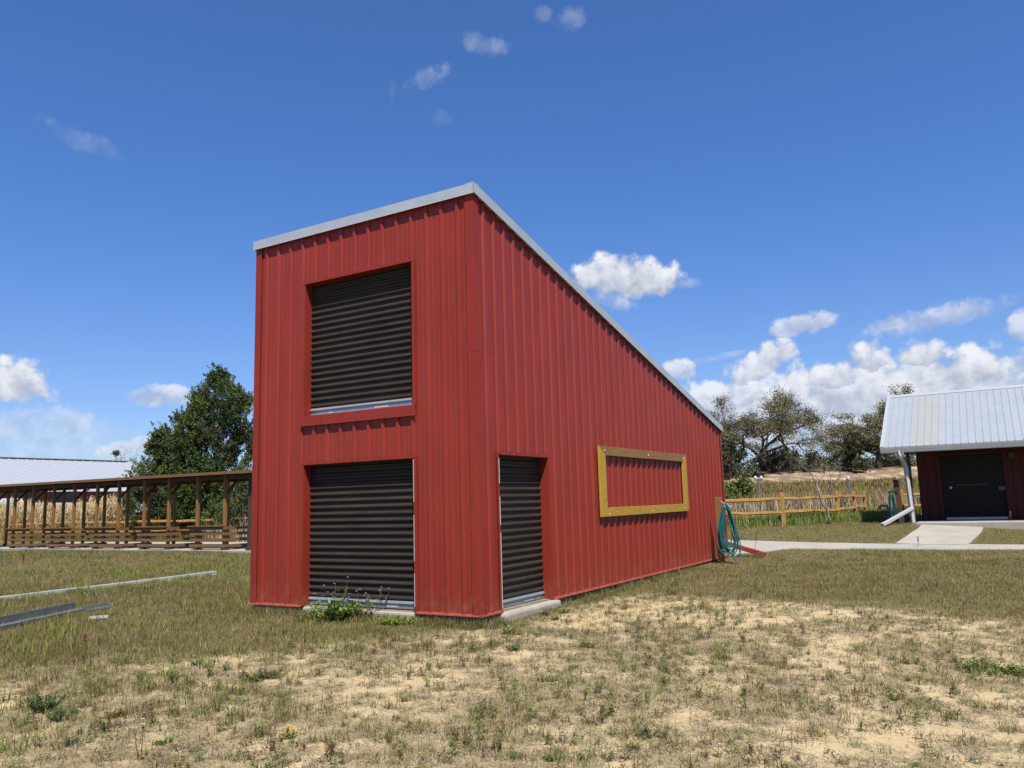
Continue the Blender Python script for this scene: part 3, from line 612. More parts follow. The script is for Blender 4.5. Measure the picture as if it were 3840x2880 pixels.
# ================================================================== SHED
SH = thing('metal_roof_shed', 'small dark red shed with silver white metal roof and porch, at the right', 'shed', (3.09, 23.6, .55))
ex0, ex1, ye, ze, yr, zr = 3.09, 13.5, 21.7, 3.22, 25.6, 5.46
mb = MB(); x = ex0; pr_ = []
while x < ex1:
    pr_ += [(x, 0), (x+.19, 0), (x+.196, .024), (x+.212, .024), (x+.218, 0)]
    x += .2286
pr_ = [(x_, d) for x_, d in pr_ if x_ <= ex1]
nrm = np.array([0, -(zr-ze), yr-ye]); nrm = nrm/np.linalg.norm(nrm)
for side_ in (0, 1):
    for (a, da), (c, db) in zip(pr_[:-1], pr_[1:]):
        if side_ == 0: P = [(a, ye-.02, ze), (c, ye-.02, ze), (c, yr, zr), (a, yr, zr)]; N = nrm
        else: P = [(a, yr, zr), (c, yr, zr), (c, 2*yr-ye, ze), (a, 2*yr-ye, ze)]; N = nrm*np.array([1, -1, 1])
        mb.add([np.array(P[0])+N*da, np.array(P[1])+N*db, np.array(P[2])+N*db, np.array(P[3])+N*da], [(0, 1, 2, 3)])
mb.add([(ex0+.02, ye+.03, ze-.06), (ex1, ye+.03, ze-.06), (ex1, yr, zr-.1), (ex0+.02, yr, zr-.1)], [(0, 1, 2, 3)])
RF = mb.build('roof', M_shroof, SH)
mb = MB(); mb.prism([(ex0-.03, yr-.16, zr-.075), (ex0-.03, yr, zr+.03), (ex0-.03, yr+.16, zr-.075), (ex0-.03, yr, zr+.018)], (ex1-ex0+.05, 0, 0)); mb.build('ridge_cap', M_white, RF)
mb = MB(); mb.bar((ex0-.01, ye-.03, ze+.012), (ex0-.01, yr, zr+.012), .13, .04, up=(0, 0, 1)); mb.bar((ex0-.06, ye-.03, ze-.05), (ex0-.06, yr, zr-.05), .03, .15); mb.bar((ex0-.06, 2*yr-ye, ze-.05), (ex0-.06, yr, zr-.05), .03, .15); mb.build('rake_trim', M_white, RF)
mb = MB(); mb.prism([(ex0-.06, ye-.13, ze-.03), (ex0-.06, ye-.15, ze-.01), (ex0-.06, ye-.14, ze-.06), (ex0-.06, ye-.10, ze-.20), (ex0-.06, ye+.0, ze-.215), (ex0-.06, ye+.0, ze-.02)], (ex1-ex0, 0, 0)); GU = mb.build('gutter', M_gut, SH)
dg = np.array(ptd(3425, 1968, 29.0)); dg[2] = gz(dg[0], dg[1])
tp_ = np.array([3.72, ye-.04, ze-.2])
bt = np.array([dg[0], dg[1], dg[2]])
tp_ = np.array([bt[0]-.20, ye-.07, ze-.19]); e1 = np.array([bt[0]-.06, bt[1]-.04, 2.50])
mb = MB(); mb.tube([tp_+(0, 0, .06), tp_+(0, 0, -.07), tp_+(.02, .02, -.12), e1+(-.02, -.02, .06), e1, e1+(.003, 0, -.08), bt+(0, 0, -.02)], .082, 4)
kn = bt+(-.02, -.02, .50); toe = ptd(3310, 1978, 28.2); toe[2] = gz(toe[0], toe[1])+.05
mb.bar(kn+(.05, 0, .03), toe, .12, .10); mb.build('downspout', M_gut, SH, bevel=.008)
MB().box(bt[0]-.03, bt[0]+.09, bt[1]+.07, bt[1]+.19, .3, ze-.1).build('porch_post', M_brnD, SH)
# walls
sx0 = 4.0; dx0, dx1, dzt = 4.75, 6.75, 2.9
prw = []
x = sx0
while x < ex1: prw += [(x, 0), (x+.24, 0), (x+.255, .018), (x+.285, .018), (x+.30, 0)]; x += .3048
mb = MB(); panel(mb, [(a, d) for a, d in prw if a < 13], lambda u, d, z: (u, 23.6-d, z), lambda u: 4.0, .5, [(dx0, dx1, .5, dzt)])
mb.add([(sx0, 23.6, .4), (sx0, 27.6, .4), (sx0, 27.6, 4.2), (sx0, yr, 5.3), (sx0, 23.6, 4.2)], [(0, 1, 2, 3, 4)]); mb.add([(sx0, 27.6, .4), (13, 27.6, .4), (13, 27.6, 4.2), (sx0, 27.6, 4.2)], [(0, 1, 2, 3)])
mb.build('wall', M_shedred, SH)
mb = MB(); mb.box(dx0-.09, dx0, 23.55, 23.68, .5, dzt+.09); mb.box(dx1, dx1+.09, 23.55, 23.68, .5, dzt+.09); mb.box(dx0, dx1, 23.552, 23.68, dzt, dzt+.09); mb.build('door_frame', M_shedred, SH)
mb = MB(); V = []; F = []; z = .55; pts = []
while z < 2.95:
    for q in range(5): pts.append((.012*math.sin(math.pi*q/5), z+q*.018))
    z += .09
for d, zz in pts: V += [(dx0, 23.65-d, zz), (dx1, 23.65-d, zz)]
for k_ in range(len(pts)-1): F.append((2*k_, 2*k_+1, 2*k_+3, 2*k_+2))
mb.add(V, F); DR = mb.build('roller_door', M_shdoor, SH)
MB().box(dx0+.05, dx1-.03, 23.60, 23.635, .57, .66).build('bottom_bar', M_alu, DR)
mb = MB(); mb.tube([(5.04, 23.61, 1.73), (5.04, 23.58, 1.73)], [.05, .045], 10); mb.build('lock', M_alu, DR)
mb = MB(); mb.tube([(5.2, 23.615, 1.825), (5.7, 23.61, 1.815), (6.22, 23.615, 1.83)], .013, 6); mb.build('pull_rope', mat('tan_rope', (.30, .15, .04), (.24, .12, .03)), DR)
MB().box(6.54, 6.74, 23.60, 23.625, 1.60, 1.72).build('latch', mat('dull_brass', (.16, .13, .08), (.12, .1, .06), rough=.5), DR)
MB().box(6.95, 7.12, 23.50, 23.575, 2.72, 2.9).build('wall_light', M_black, SH)
mb = MB()
for k_ in range(4):
    c = np.array([7.55, 23.5, 1.15]); L = [c+np.array([.17*math.cos(a), .02*k_, .28*math.sin(a)]) for a in np.linspace(0, 2*math.pi, 18)]; mb.tube(L, .018, 5)
tag(mb.build('black_hose', M_rubber, smooth=True), 'dark coiled hose hung on the shed wall right of its door', 'hose')
tag(MB().box(3.95, 13.6, 21.35, 27.7, .1, .555).build('shed_slab', M_path, bevel=.01), kind='structure')
# second hose post, pipe
P = ptd(3385, 1962, 29.3); P[2] = gz(P[0], P[1])
H2 = thing('hose_post', 'dark brown post behind the white downspout of the shed', 'post', tuple(P))
MB().bar(P+(0, 0, -.3), P+(-.10, 0, 1.55), .17, .15, up=(0, 1, 0)).build('post', M_brnD, H2)
mb = MB(); q = P+(-.26, -.05, 1.1); mb.bar(q+(-.12, 0, 0), q+(.2, 0, .02), .1, .08); mb.tube([q+(-.12, 0, .02), q+(-.18, 0, .1), q+(-.14, 0, .17)], .014, 6); mb.build('hose_hanger', M_black, H2)
mb = MB(); ls = []
for k_ in range(4):
    for a in np.linspace(0, 2*math.pi, 20): ls.append(q+np.array([.10*math.sin(a)*(.6+.1*k_)+.02*k_-.05, -.07-.01*k_, -.02-(.36+.05*k_)*(1-math.cos(a))]))
ls += [ls[-1]+np.array([-.06, -.02, -.3]), ls[-1]+np.array([-.08, -.02, -.8]), ls[-1]+np.array([-.09, -.02, -1.0])]
mb.tube(ls, .016, 6); tag(mb.build('garden_hose', M_hose2, smooth=True), 'thin dull teal hose looped on the dark post beside the shed downspout', 'hose')
P = ptd(3333, 1943, 30); z0 = gz(P[0], P[1]); mb = MB(); q = np.array([P[0], P[1], z0])
mb.tube([q+(0, 0, -.2), q+(0, 0, .25), q+(0, 0, .52), q+(-.015, 0, .58), q+(-.06, 0, .62), q+(-.22, 0, .62), q+(-.26, 0, .60), q+(-.275, 0, .53), q+(-.275, 0, .48)], .04, 10); mb.tube([q+(0, 0, .12), q+(0, 0, .2)], .055, 10)
tag(mb.build('bent_pipe', M_pipe, smooth=True), 'blue grey standpipe bent over at the top, in the grass left of the shed', 'pipe')
# ================================================================== METERING POSTS IN THE MARSH
def marsh_post(px, ytop, s, heads, label):
    P = ptd(px, ytop, s); z0 = gz(P[0], P[1]); T = thing('marsh_post', label, 'post', (P[0], P[1], z0))
    mb = MB(); mb.tube([(P[0], P[1], z0-.3), (P[0], P[1], P[2])], .075, 8); mb.build('pole', M_grey, T)
    for dx in heads:
        c = np.array([P[0], P[1], P[2]])+np.array([_r[0], _r[1], 0])*dx
        mb = MB(); mb.tube([c+(0, 0, -.16), c+(0, 0, -.12), c+(0, 0, .05), c+(0, 0, .15), c+(0, 0, .18)], [.05, .11, .11, .07, .02], 10); mb.build('white_cap', M_gut, T, smooth=True)
    if len(heads) > 1: MB().bar((P[0]-_r[0]*.3, P[1]-_r[1]*.3, P[2]-.1), (P[0]+_r[0]*.3, P[1]+_r[1]*.3, P[2]-.1), .06, .06).build('crossbar', M_grey, T)
marsh_post(2844, 1794, 56, (-.2, .2), 'grey post with two white caps standing in the dry marsh grass')
marsh_post(3181, 1795, 56, (0,), 'grey post with a single white cap standing in the dry marsh grass')
# ================================================================== FAR BARN, LEFT
BN = thing('long_barn', 'long red barn with a broad white metal roof, beyond the timber shelter', 'barn', (-80, 36, 0))
by0, by1, bxr, bzr, bxe, bze = 12, 50.5, -85, 7.85, -70.5, 4.0
mb = MB(); y = by0; pr_ = []
while y < by1: pr_ += [(y, 0), (y+.80, 0), (y+.83, .05), (y+.88, .05), (y+.91, 0)]; y += .9144
N = np.array([bzr-bze, 0, bxe-bxr]); N = N/np.linalg.norm(N)
for (a, da), (c, db) in zip(pr_[:-1], pr_[1:]):
    mb.add([np.array([bxe+.6, a, bze-.16])+N*da, np.array([bxe+.6, c, bze-.16])+N*db, np.array([bxr, c, bzr])+N*db, np.array([bxr, a, bzr])+N*da], [(0, 1, 2, 3)])
mb.add([(bxr, by0, bzr), (bxr, by1, bzr), (2*bxr-bxe, by1, bze), (2*bxr-bxe, by0, bze)], [(0, 1, 2, 3)]); RFB = mb.build('roof', M_white, BN)
MB().box(bxr-.25, bxr+.3, by0-.1, by1+.1, bzr+.03, bzr+.14).build('ridge_cap', M_white, RFB)
MB().box(bxr+.3, bxr+.36, by0, by1, bzr-.03, bzr+.06).build('ridge_vent', M_black, RFB)
mb = MB(); mb.box(2*bxr-bxe+.1, bxe, by0+.3, by1-.3, -.5, bze-.05); mb.prism([(2*bxr-bxe+.1, by1-.34, bze-.05), (bxe, by1-.34, bze-.05), (bxr, by1-.34, bzr-.2)], (0, .05, 0)); mb.build('wall', M_barnred, BN)
for y in (20.5, 24, 30.2, 33.4, 37.6, 42.2, 46.5):
    o = MB().box(bxe+.005, bxe+.05, y, y+2.2, 3.1, 3.75).build('window', M_glass, BN)
mb = MB(); mb.prism([(bxe+.02, by0+1, 2.75), (bxe+.02, by0+1, 2.83), (bxe+4.2, by0+1, 1.75), (bxe+4.2, by0+1, 1.65)], (0, by1-by0-2, 0)); mb.build('lean_to_roof', M_white, BN)
mb = MB()
for y in np.arange(by0+1.5, by1-1, 4.5): mb.box(bxe+3.9, bxe+4.05, y, y+.15, -.3, 1.74)
mb.build('lean_to_posts', M_barnred, BN)
P = ptd(-8, 1900, 62); z0 = gz(P[0], P[1])
OB = thing('small_outbuilding', 'small red outbuilding with a white gable roof at the left edge', 'shed', (P[0], P[1], z0))
w = 1.15; mb = MB(); mb.box(P[0]-w, P[0]+w, P[1]-1, P[1]+1.4, z0-.2, 2.15); mb.prism([(P[0]-w, P[1]-1, 2.15), (P[0]+w, P[1]-1, 2.15), (P[0], P[1]-1, 2.9)], (0, 2.4, 0)); mb.build('wall', M_barnred, OB)
mb = MB()
for sg in (-1, 1): mb.prism([(P[0], P[1]-1.3, 3.02), (P[0]+sg*(w+.35), P[1]-1.3, 2.05), (P[0]+sg*(w+.35), P[1]-1.3, 1.97), (P[0], P[1]-1.3, 2.92)], (0, 3, 0))
mb.build('roof', M_white, OB)
# ================================================================== LOOSE METAL IN THE GRASS
zg = lambda x, y: gz(x, y)
mb = MB()
for (y0, y1, dx) in ((-3.2, .7, .0), (.55, 2.2, .012), (2.1, 4.2, .0), (4.1, 4.55, .01)):
    x = -11.35+dx; a = np.array([x, y0, zg(x, y0)+.045]); c = np.array([x, y1, zg(x, y1)+.045])
    mb.bar(a, c, .02, .10); mb.bar(a+(-.075, 0, .045), c+(-.075, 0, .045), .15, .012); mb.bar(a+(-.075, 0, -.045), c+(-.075, 0, -.045), .15, .012); mb.bar(a+(.03, 0, -.04), c+(.03, 0, -.04), .06, .012)
tag(mb.build('white_channel', M_gut), 'long white metal channel lying in the grass left of the red building', 'metal strip')
a = gpx(-60, 2375)+np.array([0, 0, .06]); c = gpx(300, 2297)+np.array([0, 0, .06]); d = (c-a)/np.linalg.norm(c-a); n_ = np.array([-d[1], d[0], 0])
if n_[1] < 0 and False: n_ = -n_
fwd = -n_ if (n_@np.array([_f[0], _f[1], 0])) < 0 else n_
mb = MB(); mb.bar(a, c, .22, .014); mb.bar(a+fwd*.11+(0, 0, .06), c+fwd*.11+(0, 0, .06), .014, .13); mb.bar(a-fwd*.115-(0, 0, .03), c-fwd*.115-(0, 0, .03), .012, .09)
tag(mb.build('grey_channel', M_grey), 'wide grey metal channel with an upright flange lying in the grass', 'metal strip')
a = gpx(318, 2297)+np.array([0, 0, .04]); c = gpx(414, 2284)+np.array([0, 0, .05])
mb = MB(); mb.bar(a, c, .09, .012); mb.bar(a+fwd*.05+(0, 0, .03), c+fwd*.05+(0, 0, .03), .012, .08); tag(mb.build('metal_offcut', M_grey), 'short grey angle offcut beyond the end of the wide grey channel', 'metal strip')
a = gpx(336, 2327)+np.array([0, 0, .03]); c = gpx(405, 2322)+np.array([0, 0, .03])
mb = MB(); mb.bar(a, c, .06, .015); mb.bar(a+(0, 0, .02), c+(0, 0, .02), .012, .04); tag(mb.build('metal_offcut', M_gut), 'short pale offcut in the grass nearer than the grey one', 'metal strip')
# ================================================================== GRASS
def pick(pal, w, n, jit=.22):
    pal = np.array(pal); i = rng.choice(len(pal), n, p=np.array(w)/sum(w)); c = pal[i]*(1+rng.uniform(-jit, jit, (n, 1))); return np.clip(c, 0, 1)
def blades(P, L, Wd, lean, az, col, bend=1.5, m0=.6):
    h = np.stack([np.cos(az), np.sin(az), 0*az], -1); p = np.stack([-np.sin(az), np.cos(az), 0*az], -1); up = np.array([0, 0, 1.])
    d1 = up*np.cos(lean*m0)[:, None]+h*np.sin(lean*m0)[:, None]; l2 = np.minimum(lean*bend, 2.2); d2 = up*np.cos(l2)[:, None]+h*np.sin(l2)[:, None]
    M = P+d1*(L*.55)[:, None]; T = M+d2*(L*.45)[:, None]; w = Wd[:, None]
    V = np.stack([P-p*w*.5, P+p*w*.5, M-p*w*.42, M+p*w*.42, T], 1).reshape(-1, 3)
    n = len(P); b_ = np.arange(n)[:, None]*5; F = np.concatenate([b_+np.array([[0, 1, 3]]), b_+np.array([[0, 3, 2]]), b_+np.array([[2, 3, 4]])], 1).reshape(-1, 3)
    return V, F, np.repeat(col, 5, 0)
def blades1(P, L, Wd, lean, az, col):
    h = np.stack([np.cos(az), np.sin(az), 0*az], -1); p = np.stack([-np.sin(az), np.cos(az), 0*az], -1); up = np.array([0, 0, 1.])
    T = P+(up*np.cos(lean)[:, None]+h*np.sin(lean)[:, None])*L[:, None]; w = Wd[:, None]
    V = np.stack([P-p*w*.5, P+p*w*.5, T], 1).reshape(-1, 3); F = np.arange(len(P)*3).reshape(-1, 3); return V, F, np.repeat(col, 3, 0)
def merge(parts):
    V = []; F = []; C_ = []; o = 0
    for v, f, c in parts: V.append(v); F.append(f+o); C_.append(c); o += len(v)
    return np.concatenate(V), np.concatenate(F), np.concatenate(C_)
def sample(s0, s1, n, margin=.97):
    n = int(n*1.37); s0 = min(s0, 3.6); s = np.sqrt(rng.uniform(s0*s0, s1*s1, n)); t = rng.uniform(-margin, margin, n)*s; x, y = from_st(s, t); return x, y, s, t
def free(x, y, pad=0): return ~px_in_building(x, y) & ~path_dist_mask(x, y)
def tufts(x, y, k_, spread):
    n = len(x); X_ = np.repeat(x, k_)+rng.normal(0, 1, n*k_)*np.repeat(spread, k_); Y_ = np.repeat(y, k_)+rng.normal(0, 1, n*k_)*np.repeat(spread, k_); return X_, Y_
def stuff(name, parts, label, cat, m=None):
    V, F, C_ = merge(parts); o = npmesh(name, V, F, m or M_grass, C_); tag(o, label, cat, kind='stuff'); return o
G_DEAD = [(.54, .46, .31), (.44, .36, .22), (.33, .24, .145), (.22, .15, .09), (.37, .325, .13), (.25, .25, .08)]
# sparse growth on the sandy foreground
parts = []
x, y, s, t_ = sample(4.2, 17.5, 48000); fo, sa, gr_, dr_, bk_ = zones(x, y)
pr_ = fo*np.clip(1.12-sa*1.55, .05, 1)*(.35+.9*fbm(x+7, y, 2.6, 3)); m_ = (rng.random(len(x)) < pr_) & free(x, y); x, y, s, sa = x[m_], y[m_], s[m_], sa[m_]
k_ = 7; big = rng.random(len(x))**3; X_, Y_ = tufts(x, y, k_, .012+.03*big); n = len(X_); P = np.stack([X_, Y_, ground(X_, Y_)-.004], -1)
tone = np.repeat(rng.random(len(x)), k_); cc = pick(G_DEAD, [3, 3.2, 2.6, 1.6, 1.8, 1.0], n); og = np.repeat(rng.random(len(x)) < .26, k_); cc[og] = pick([(.23, .28, .06), (.31, .34, .09), (.17, .21, .055)], [1, 1, 1], og.sum())
parts.append(blades(P, rng.uniform(.018, .065, n)*np.repeat(.65+1.3*big, k_), rng.uniform(.0022, .0048, n), np.abs(rng.normal(1.05, .4, n)), rng.uniform(0, 6.283, n), cc, 1.4, .95))
parts.append(None); parts.pop()
x, y, s, t_ = sample(4.2, 17.5, 12000); fo, sa, gr_, dr_, bk_ = zones(x, y); m_ = (rng.random(len(x)) < fo*np.clip(1.25-sa*1.5, .10, 1)) & free(x, y); x, y = x[m_], y[m_]; k_ = 24
cs = rng.uniform(.5, 1.25, len(x))**1.3; X_, Y_ = tufts(x, y, k_, .055*cs); n = len(X_); P = np.stack([X_, Y_, ground(X_, Y_)-.004], -1); ck = rng.choice(4, len(x), p=[.32, .16, .32, .20]); cc = np.zeros((n, 3)); kk = np.repeat(ck, k_)
for q_, pal in enumerate(([(.42, .35, .19), (.35, .30, .13), (.50, .42, .26)], [(.25, .17, .10), (.33, .24, .14), (.18, .12, .075)], [(.26, .27, .07), (.33, .32, .10), (.19, .21, .055)], [(.58, .50, .36), (.48, .40, .27), (.38, .29, .18)])):
    m2_ = kk == q_; cc[m2_] = pick(pal, [1, 1, 1], m2_.sum())
parts.append(blades(P, rng.uniform(.045, .135, n)*np.repeat(.5+.6*cs, k_), rng.uniform(.0035, .0065, n), np.abs(rng.normal(1.02, .36, n)), rng.uniform(0, 6.283, n), cc, 1.6, .95))
# fallen straw
x, y, s, t_ = sample(4.2, 15, 190000); fo, sa, _, _, _ = zones(x, y); m_ = (rng.random(len(x)) < fo*np.clip(1.1-sa*1.25, .12, 1)) & free(x, y); x, y = x[m_], y[m_]; n = len(x)
P = np.stack([x, y, ground(x, y)+.006], -1); parts.append(blades1(P, rng.uniform(.03, .13, n), rng.uniform(.002, .005, n), rng.uniform(1.25, 1.6, n), rng.uniform(0, 6.283, n), pick([(.62, .53, .38), (.50, .41, .28), (.36, .27, .18), (.22, .16, .11)], [2.4, 3, 2.4, 1.2], n)))
stuff('dry_foreground_grass', parts, 'sparse dead grass and straw over pale sand in the foreground', 'grass')
# ragged taller clumps, left of the building and in the foreground
parts = []
x, y, s, t_ = sample(4.5, 16.5, 5200); fo, sa, _, _, _ = zones(x, y)
dens = np.where(t_ < -1.2, .75, .22)*np.clip(1.1-sa, .1, 1)*np.clip((fbm(x, y+11, .8, 3)-.38)*5, 0, 1)
near = np.exp(-((y+.22)/.28)**2)*((x > -4.9) & (x < 0.1)); dens = np.maximum(dens, near*.9)
m_ = (rng.random(len(x)) < dens) & free(x, y); x, y = x[m_], y[m_]; k_ = 22; X_, Y_ = tufts(x, y, k_, np.full(len(x), .035)); n = len(X_); hgt = np.repeat(rng.uniform(.5, 1.15, len(x)), k_)
mixc = np.repeat(rng.random(len(x)) < .45, k_); cc = pick([(.24, .22, .065), (.32, .26, .11), (.19, .19, .05), (.36, .3, .17)], [2, 2, 2, 1.5], n); cc[mixc] = pick([(.17, .20, .04), (.24, .25, .06), (.28, .25, .08)], [1, 1, 1], mixc.sum())
P = np.stack([X_, Y_, ground(X_, Y_)-.005], -1); ok = free(X_, Y_); P, hgt, cc, n = P[ok], hgt[ok], cc[ok], int(ok.sum())
xb = np.concatenate([rng.uniform(-5.0, .1, 260), rng.uniform(-.05, .25, 40), rng.uniform(.06, .35, 110)]); yb = np.concatenate([rng.normal(-.17, .10, 260), rng.uniform(-.2, .4, 40), rng.uniform(2.4, 9, 110)]); okb = free(xb, yb); xb, yb = xb[okb], yb[okb]; Xb, Yb = tufts(xb, yb, 18, np.full(len(xb), .045)); okb = free(Xb, Yb); Xb, Yb = Xb[okb], Yb[okb]; nb_ = len(Xb)
parts.append(blades(np.stack([Xb, Yb, ground(Xb, Yb)-.005], -1), rng.uniform(.05, .17, nb_), rng.uniform(.004, .008, nb_), np.abs(rng.normal(.5, .35, nb_)), rng.uniform(0, 6.283, nb_), pick([(.20, .20, .055), (.28, .25, .09), (.15, .18, .04), (.34, .28, .15), (.20, .14, .08)], [2, 2, 1.4, 1.6, 1], nb_)))
parts.append(blades(P, rng.uniform(.06, .17, n)*hgt, rng.uniform(.003, .006, n), np.abs(rng.normal(.5, .35, n)), rng.uniform(0, 6.283, n), cc))
stuff('ragged_grass', parts, 'ragged olive and straw coloured grass clumps around the red building', 'grass')
# lawn
parts = []
for s0, s1, N_, k_, l0, l1, w0 in ((7.5, 20, 120000, 5, .03, .075, .005), (20, 33, 100000, 5, .04, .085, .008), (33, 50, 26000, 5, .06, .13, .015)):
    x, y, s, t_ = sample(s0, s1, N_); fo, sa, gr_, dr_, bk_ = zones(x, y); m_ = (rng.random(len(x)) < (1-fo)) & free(x, y); x, y, gr_, t_ = x[m_], y[m_], gr_[m_], t_[m_]
    X_, Y_ = tufts(x, y, k_, np.full(len(x), .04+.002*s0)); ok = free(X_, Y_); idx_ = np.where(ok)[0]; X_, Y_ = X_[ok], Y_[ok]; n = len(X_); gg = np.repeat(np.clip(gr_*.6+(fbm(x+5, y, 1.3, 3)-.42)*2.2+.15*(t_ < -2), 0, 1), k_)[ok]; tt = np.repeat(t_, k_)[ok]; tn = np.repeat((.72+.62*fbm(x, y+9, 2.4, 4))*np.exp(rng.normal(0, .16, len(x))), k_)[ok]; hn = np.repeat(.45+1.1*fbm(x+31, y, 1.7, 3)**1.2*1.25, k_)[ok]
    cc = pick([(.29, .24, .105), (.36, .29, .15), (.22, .18, .07), (.20, .185, .06), (.44, .37, .23)], [3, 2.6, 2, 2, 1.5], n)
    gs = rng.random(n) < gg*.75; cc[gs] = pick([(.18, .19, .05), (.24, .24, .07), (.14, .16, .04), (.31, .29, .10)], [2, 2, 1, 1.4], gs.sum())
    P = np.stack([X_, Y_, ground(X_, Y_)-.004], -1); cc = cc*tn[:, None]; L_ = rng.uniform(l0, l1, n)*np.where(tt < -3, 1.45, 1.0)*hn
    parts.append(blades1(P, L_, rng.uniform(w0*.7, w0*1.3, n), np.abs(rng.normal(.85, .45, n)), rng.uniform(0, 6.283, n), cc))
stuff('lawn_grass', parts, 'short olive brown lawn grass around the buildings', 'grass')
# greener taller tufts on the left lawn, by the metal strips
parts = []
x, y, s, t_ = sample(9, 24, 2600); m_ = (t_ < -2.2) & (rng.random(len(x)) < np.clip((fbm(x, y, .5, 3)-.44)*6, 0.03, 1)) & free(x, y); x, y = x[m_], y[m_]
ex = np.concatenate([[gpx(px, py)[:2] for px, py in ((280, 2215), (300, 2225), (310, 2210), (330, 2222), (440, 2170), (460, 2160), (470, 2175), (490, 2178), (75, 2255), (100, 2260), (120, 2268), (140, 2262), (215, 2420), (240, 2400), (120, 2475), (100, 2460), (260, 2390), (290, 2440), (200, 2365), (90, 2390))]]); x = np.concatenate([x, ex[:, 0]]); y = np.concatenate([y, ex[:, 1]])
bigm = np.concatenate([np.full(len(x)-len(ex), .75), np.full(len(ex), 1.75)])
yc = np.concatenate([rng.uniform(-3, 4.4, 90), rng.normal(.7, .12, 16), rng.normal(2.6, .18, 16)]); x = np.concatenate([x, -11.22+rng.normal(0, .05, len(yc))]); y = np.concatenate([y, yc]); bigm = np.concatenate([bigm, np.full(len(yc), .62)])
k_ = 18; X_, Y_ = tufts(x, y, k_, np.full(len(x), .05)); n = len(X_)
P = np.stack([X_, Y_, ground(X_, Y_)-.005], -1); parts.append(blades(P, rng.uniform(.08, .26, n)*np.repeat(bigm, k_), rng.uniform(.006, .011, n), np.abs(rng.normal(.45, .3, n)), rng.uniform(0, 6.283, n), pick([(.26, .33, .07), (.36, .41, .10), (.42, .39, .14), (.19, .25, .055)], [2, 2, 1.2, 1], n)))
stuff('green_grass_tufts', parts, 'taller green grass tufts on the left lawn beside the metal strips', 'grass')
# green grass at the fences
parts = []
fpts = [(p[0], p[1]) for p in posts]+[(p[0], p[1]) for p in posts2]
def along(a, b_, n, w, o=0):
    f = rng.random(n); d = np.array(b_)-np.array(a); L_ = np.hypot(*d); nn = np.array([-d[1], d[0]])/L_; u = rng.normal(o, w, n); return a[0]+d[0]*f+nn[0]*u, a[1]+d[1]*f+nn[1]*u
for a, b_, N_, h0, h1, off in ((fpts[0], fpts[2], 4200, .18, .46, .40), (fpts[2], fpts[3], 5200, .2, .52, .42), (fpts[3], fpts[5], 5000, .18, .42, .2), (fpts[3], (2.6, 23.9), 4500, .15, .40, .4), (fpts[5], fpts[8], 5000, .3, .6, .4)):
    x, y = along(a, b_, N_, .45, off); m_ = free(x, y); x, y = x[m_], y[m_]; n = len(x); P = np.stack([x, y, ground(x, y)-.01], -1)
    parts.append(blades(P, rng.uniform(h0, h1, n), rng.uniform(.014, .026, n), np.abs(rng.normal(.35, .28, n)), rng.uniform(0, 6.283, n), pick([(.24, .34, .06), (.33, .41, .09), (.16, .24, .05), (.44, .43, .15), (.52, .46, .27)], [3, 2.4, 1.6, 1.4, .8], n)))
x, y = along((-43, 16.3), (-15, 16.3), 9000, .6); n = len(x); P = np.stack([x, y, ground(x, y)-.01], -1)
parts.append(blades(P, rng.uniform(.2, .55, n), rng.uniform(.015, .028, n), np.abs(rng.normal(.4, .3, n)), rng.uniform(0, 6.283, n), pick([(.17, .22, .045), (.24, .27, .07), (.34, .32, .12), (.12, .16, .035)], [2, 2, 1.6, 1], n)))
stuff('green_fence_grass', parts, 'tall bright green grass growing along the split rail fences', 'grass')
# tall dry grass beyond the fences
TAN = [(.46, .33, .13), (.54, .42, .21), (.38, .27, .09), (.58, .48, .30), (.34, .26, .075), (.24, .17, .06)]
parts = []
x = rng.uniform(-66, -11, 42000); y = rng.uniform(17.0, 26, 42000); clump = fbm(x, y, .35, 3); _s, _t = to_st(x, y); m_ = (rng.random(len(x)) < .35+clump) & (_t/_s < -.468); x, y, clump = x[m_], y[m_], clump[m_]; n = len(x); P = np.stack([x, y, ground(x, y)-.02], -1)
tilt = np.clip((x+48)/30, 0, 1)
parts.append(blades(P, rng.uniform(.5, 1, n)**.6*(1.6+1.5*clump)*(.8+.35*tilt), rng.uniform(.02, .045, n), np.abs(rng.normal(.42, .26, n)), rng.normal(2.4, 1.3, n), pick(TAN, [3, 2.4, 2.6, 1.4, 2, 1], n), 2.6))
h_ = 30000; x = rng.uniform(-66, -11, h_); y = rng.uniform(17, 24, h_); _s, _t = to_st(x, y); m_ = _t/_s < -.468; x, y = x[m_], y[m_]; h_ = len(x); P = np.stack([x, y, ground(x, y)+rng.uniform(.9, 2.1, h_)*(.75+.5*fbm(x, y, .35, 3))], -1)
parts.append(blades(P, rng.uniform(.25, .6, h_), rng.uniform(.03, .065, h_), rng.uniform(.5, 1.3, h_), rng.normal(2.4, 1.2, h_), pick([(.55, .42, .22), (.62, .50, .30), (.47, .34, .15)], [1, 1, 1], h_), 1.6))
stuff('tall_dry_reeds', parts, 'tall golden dry reeds beyond the fence behind the timber shelter', 'reeds')
parts = []
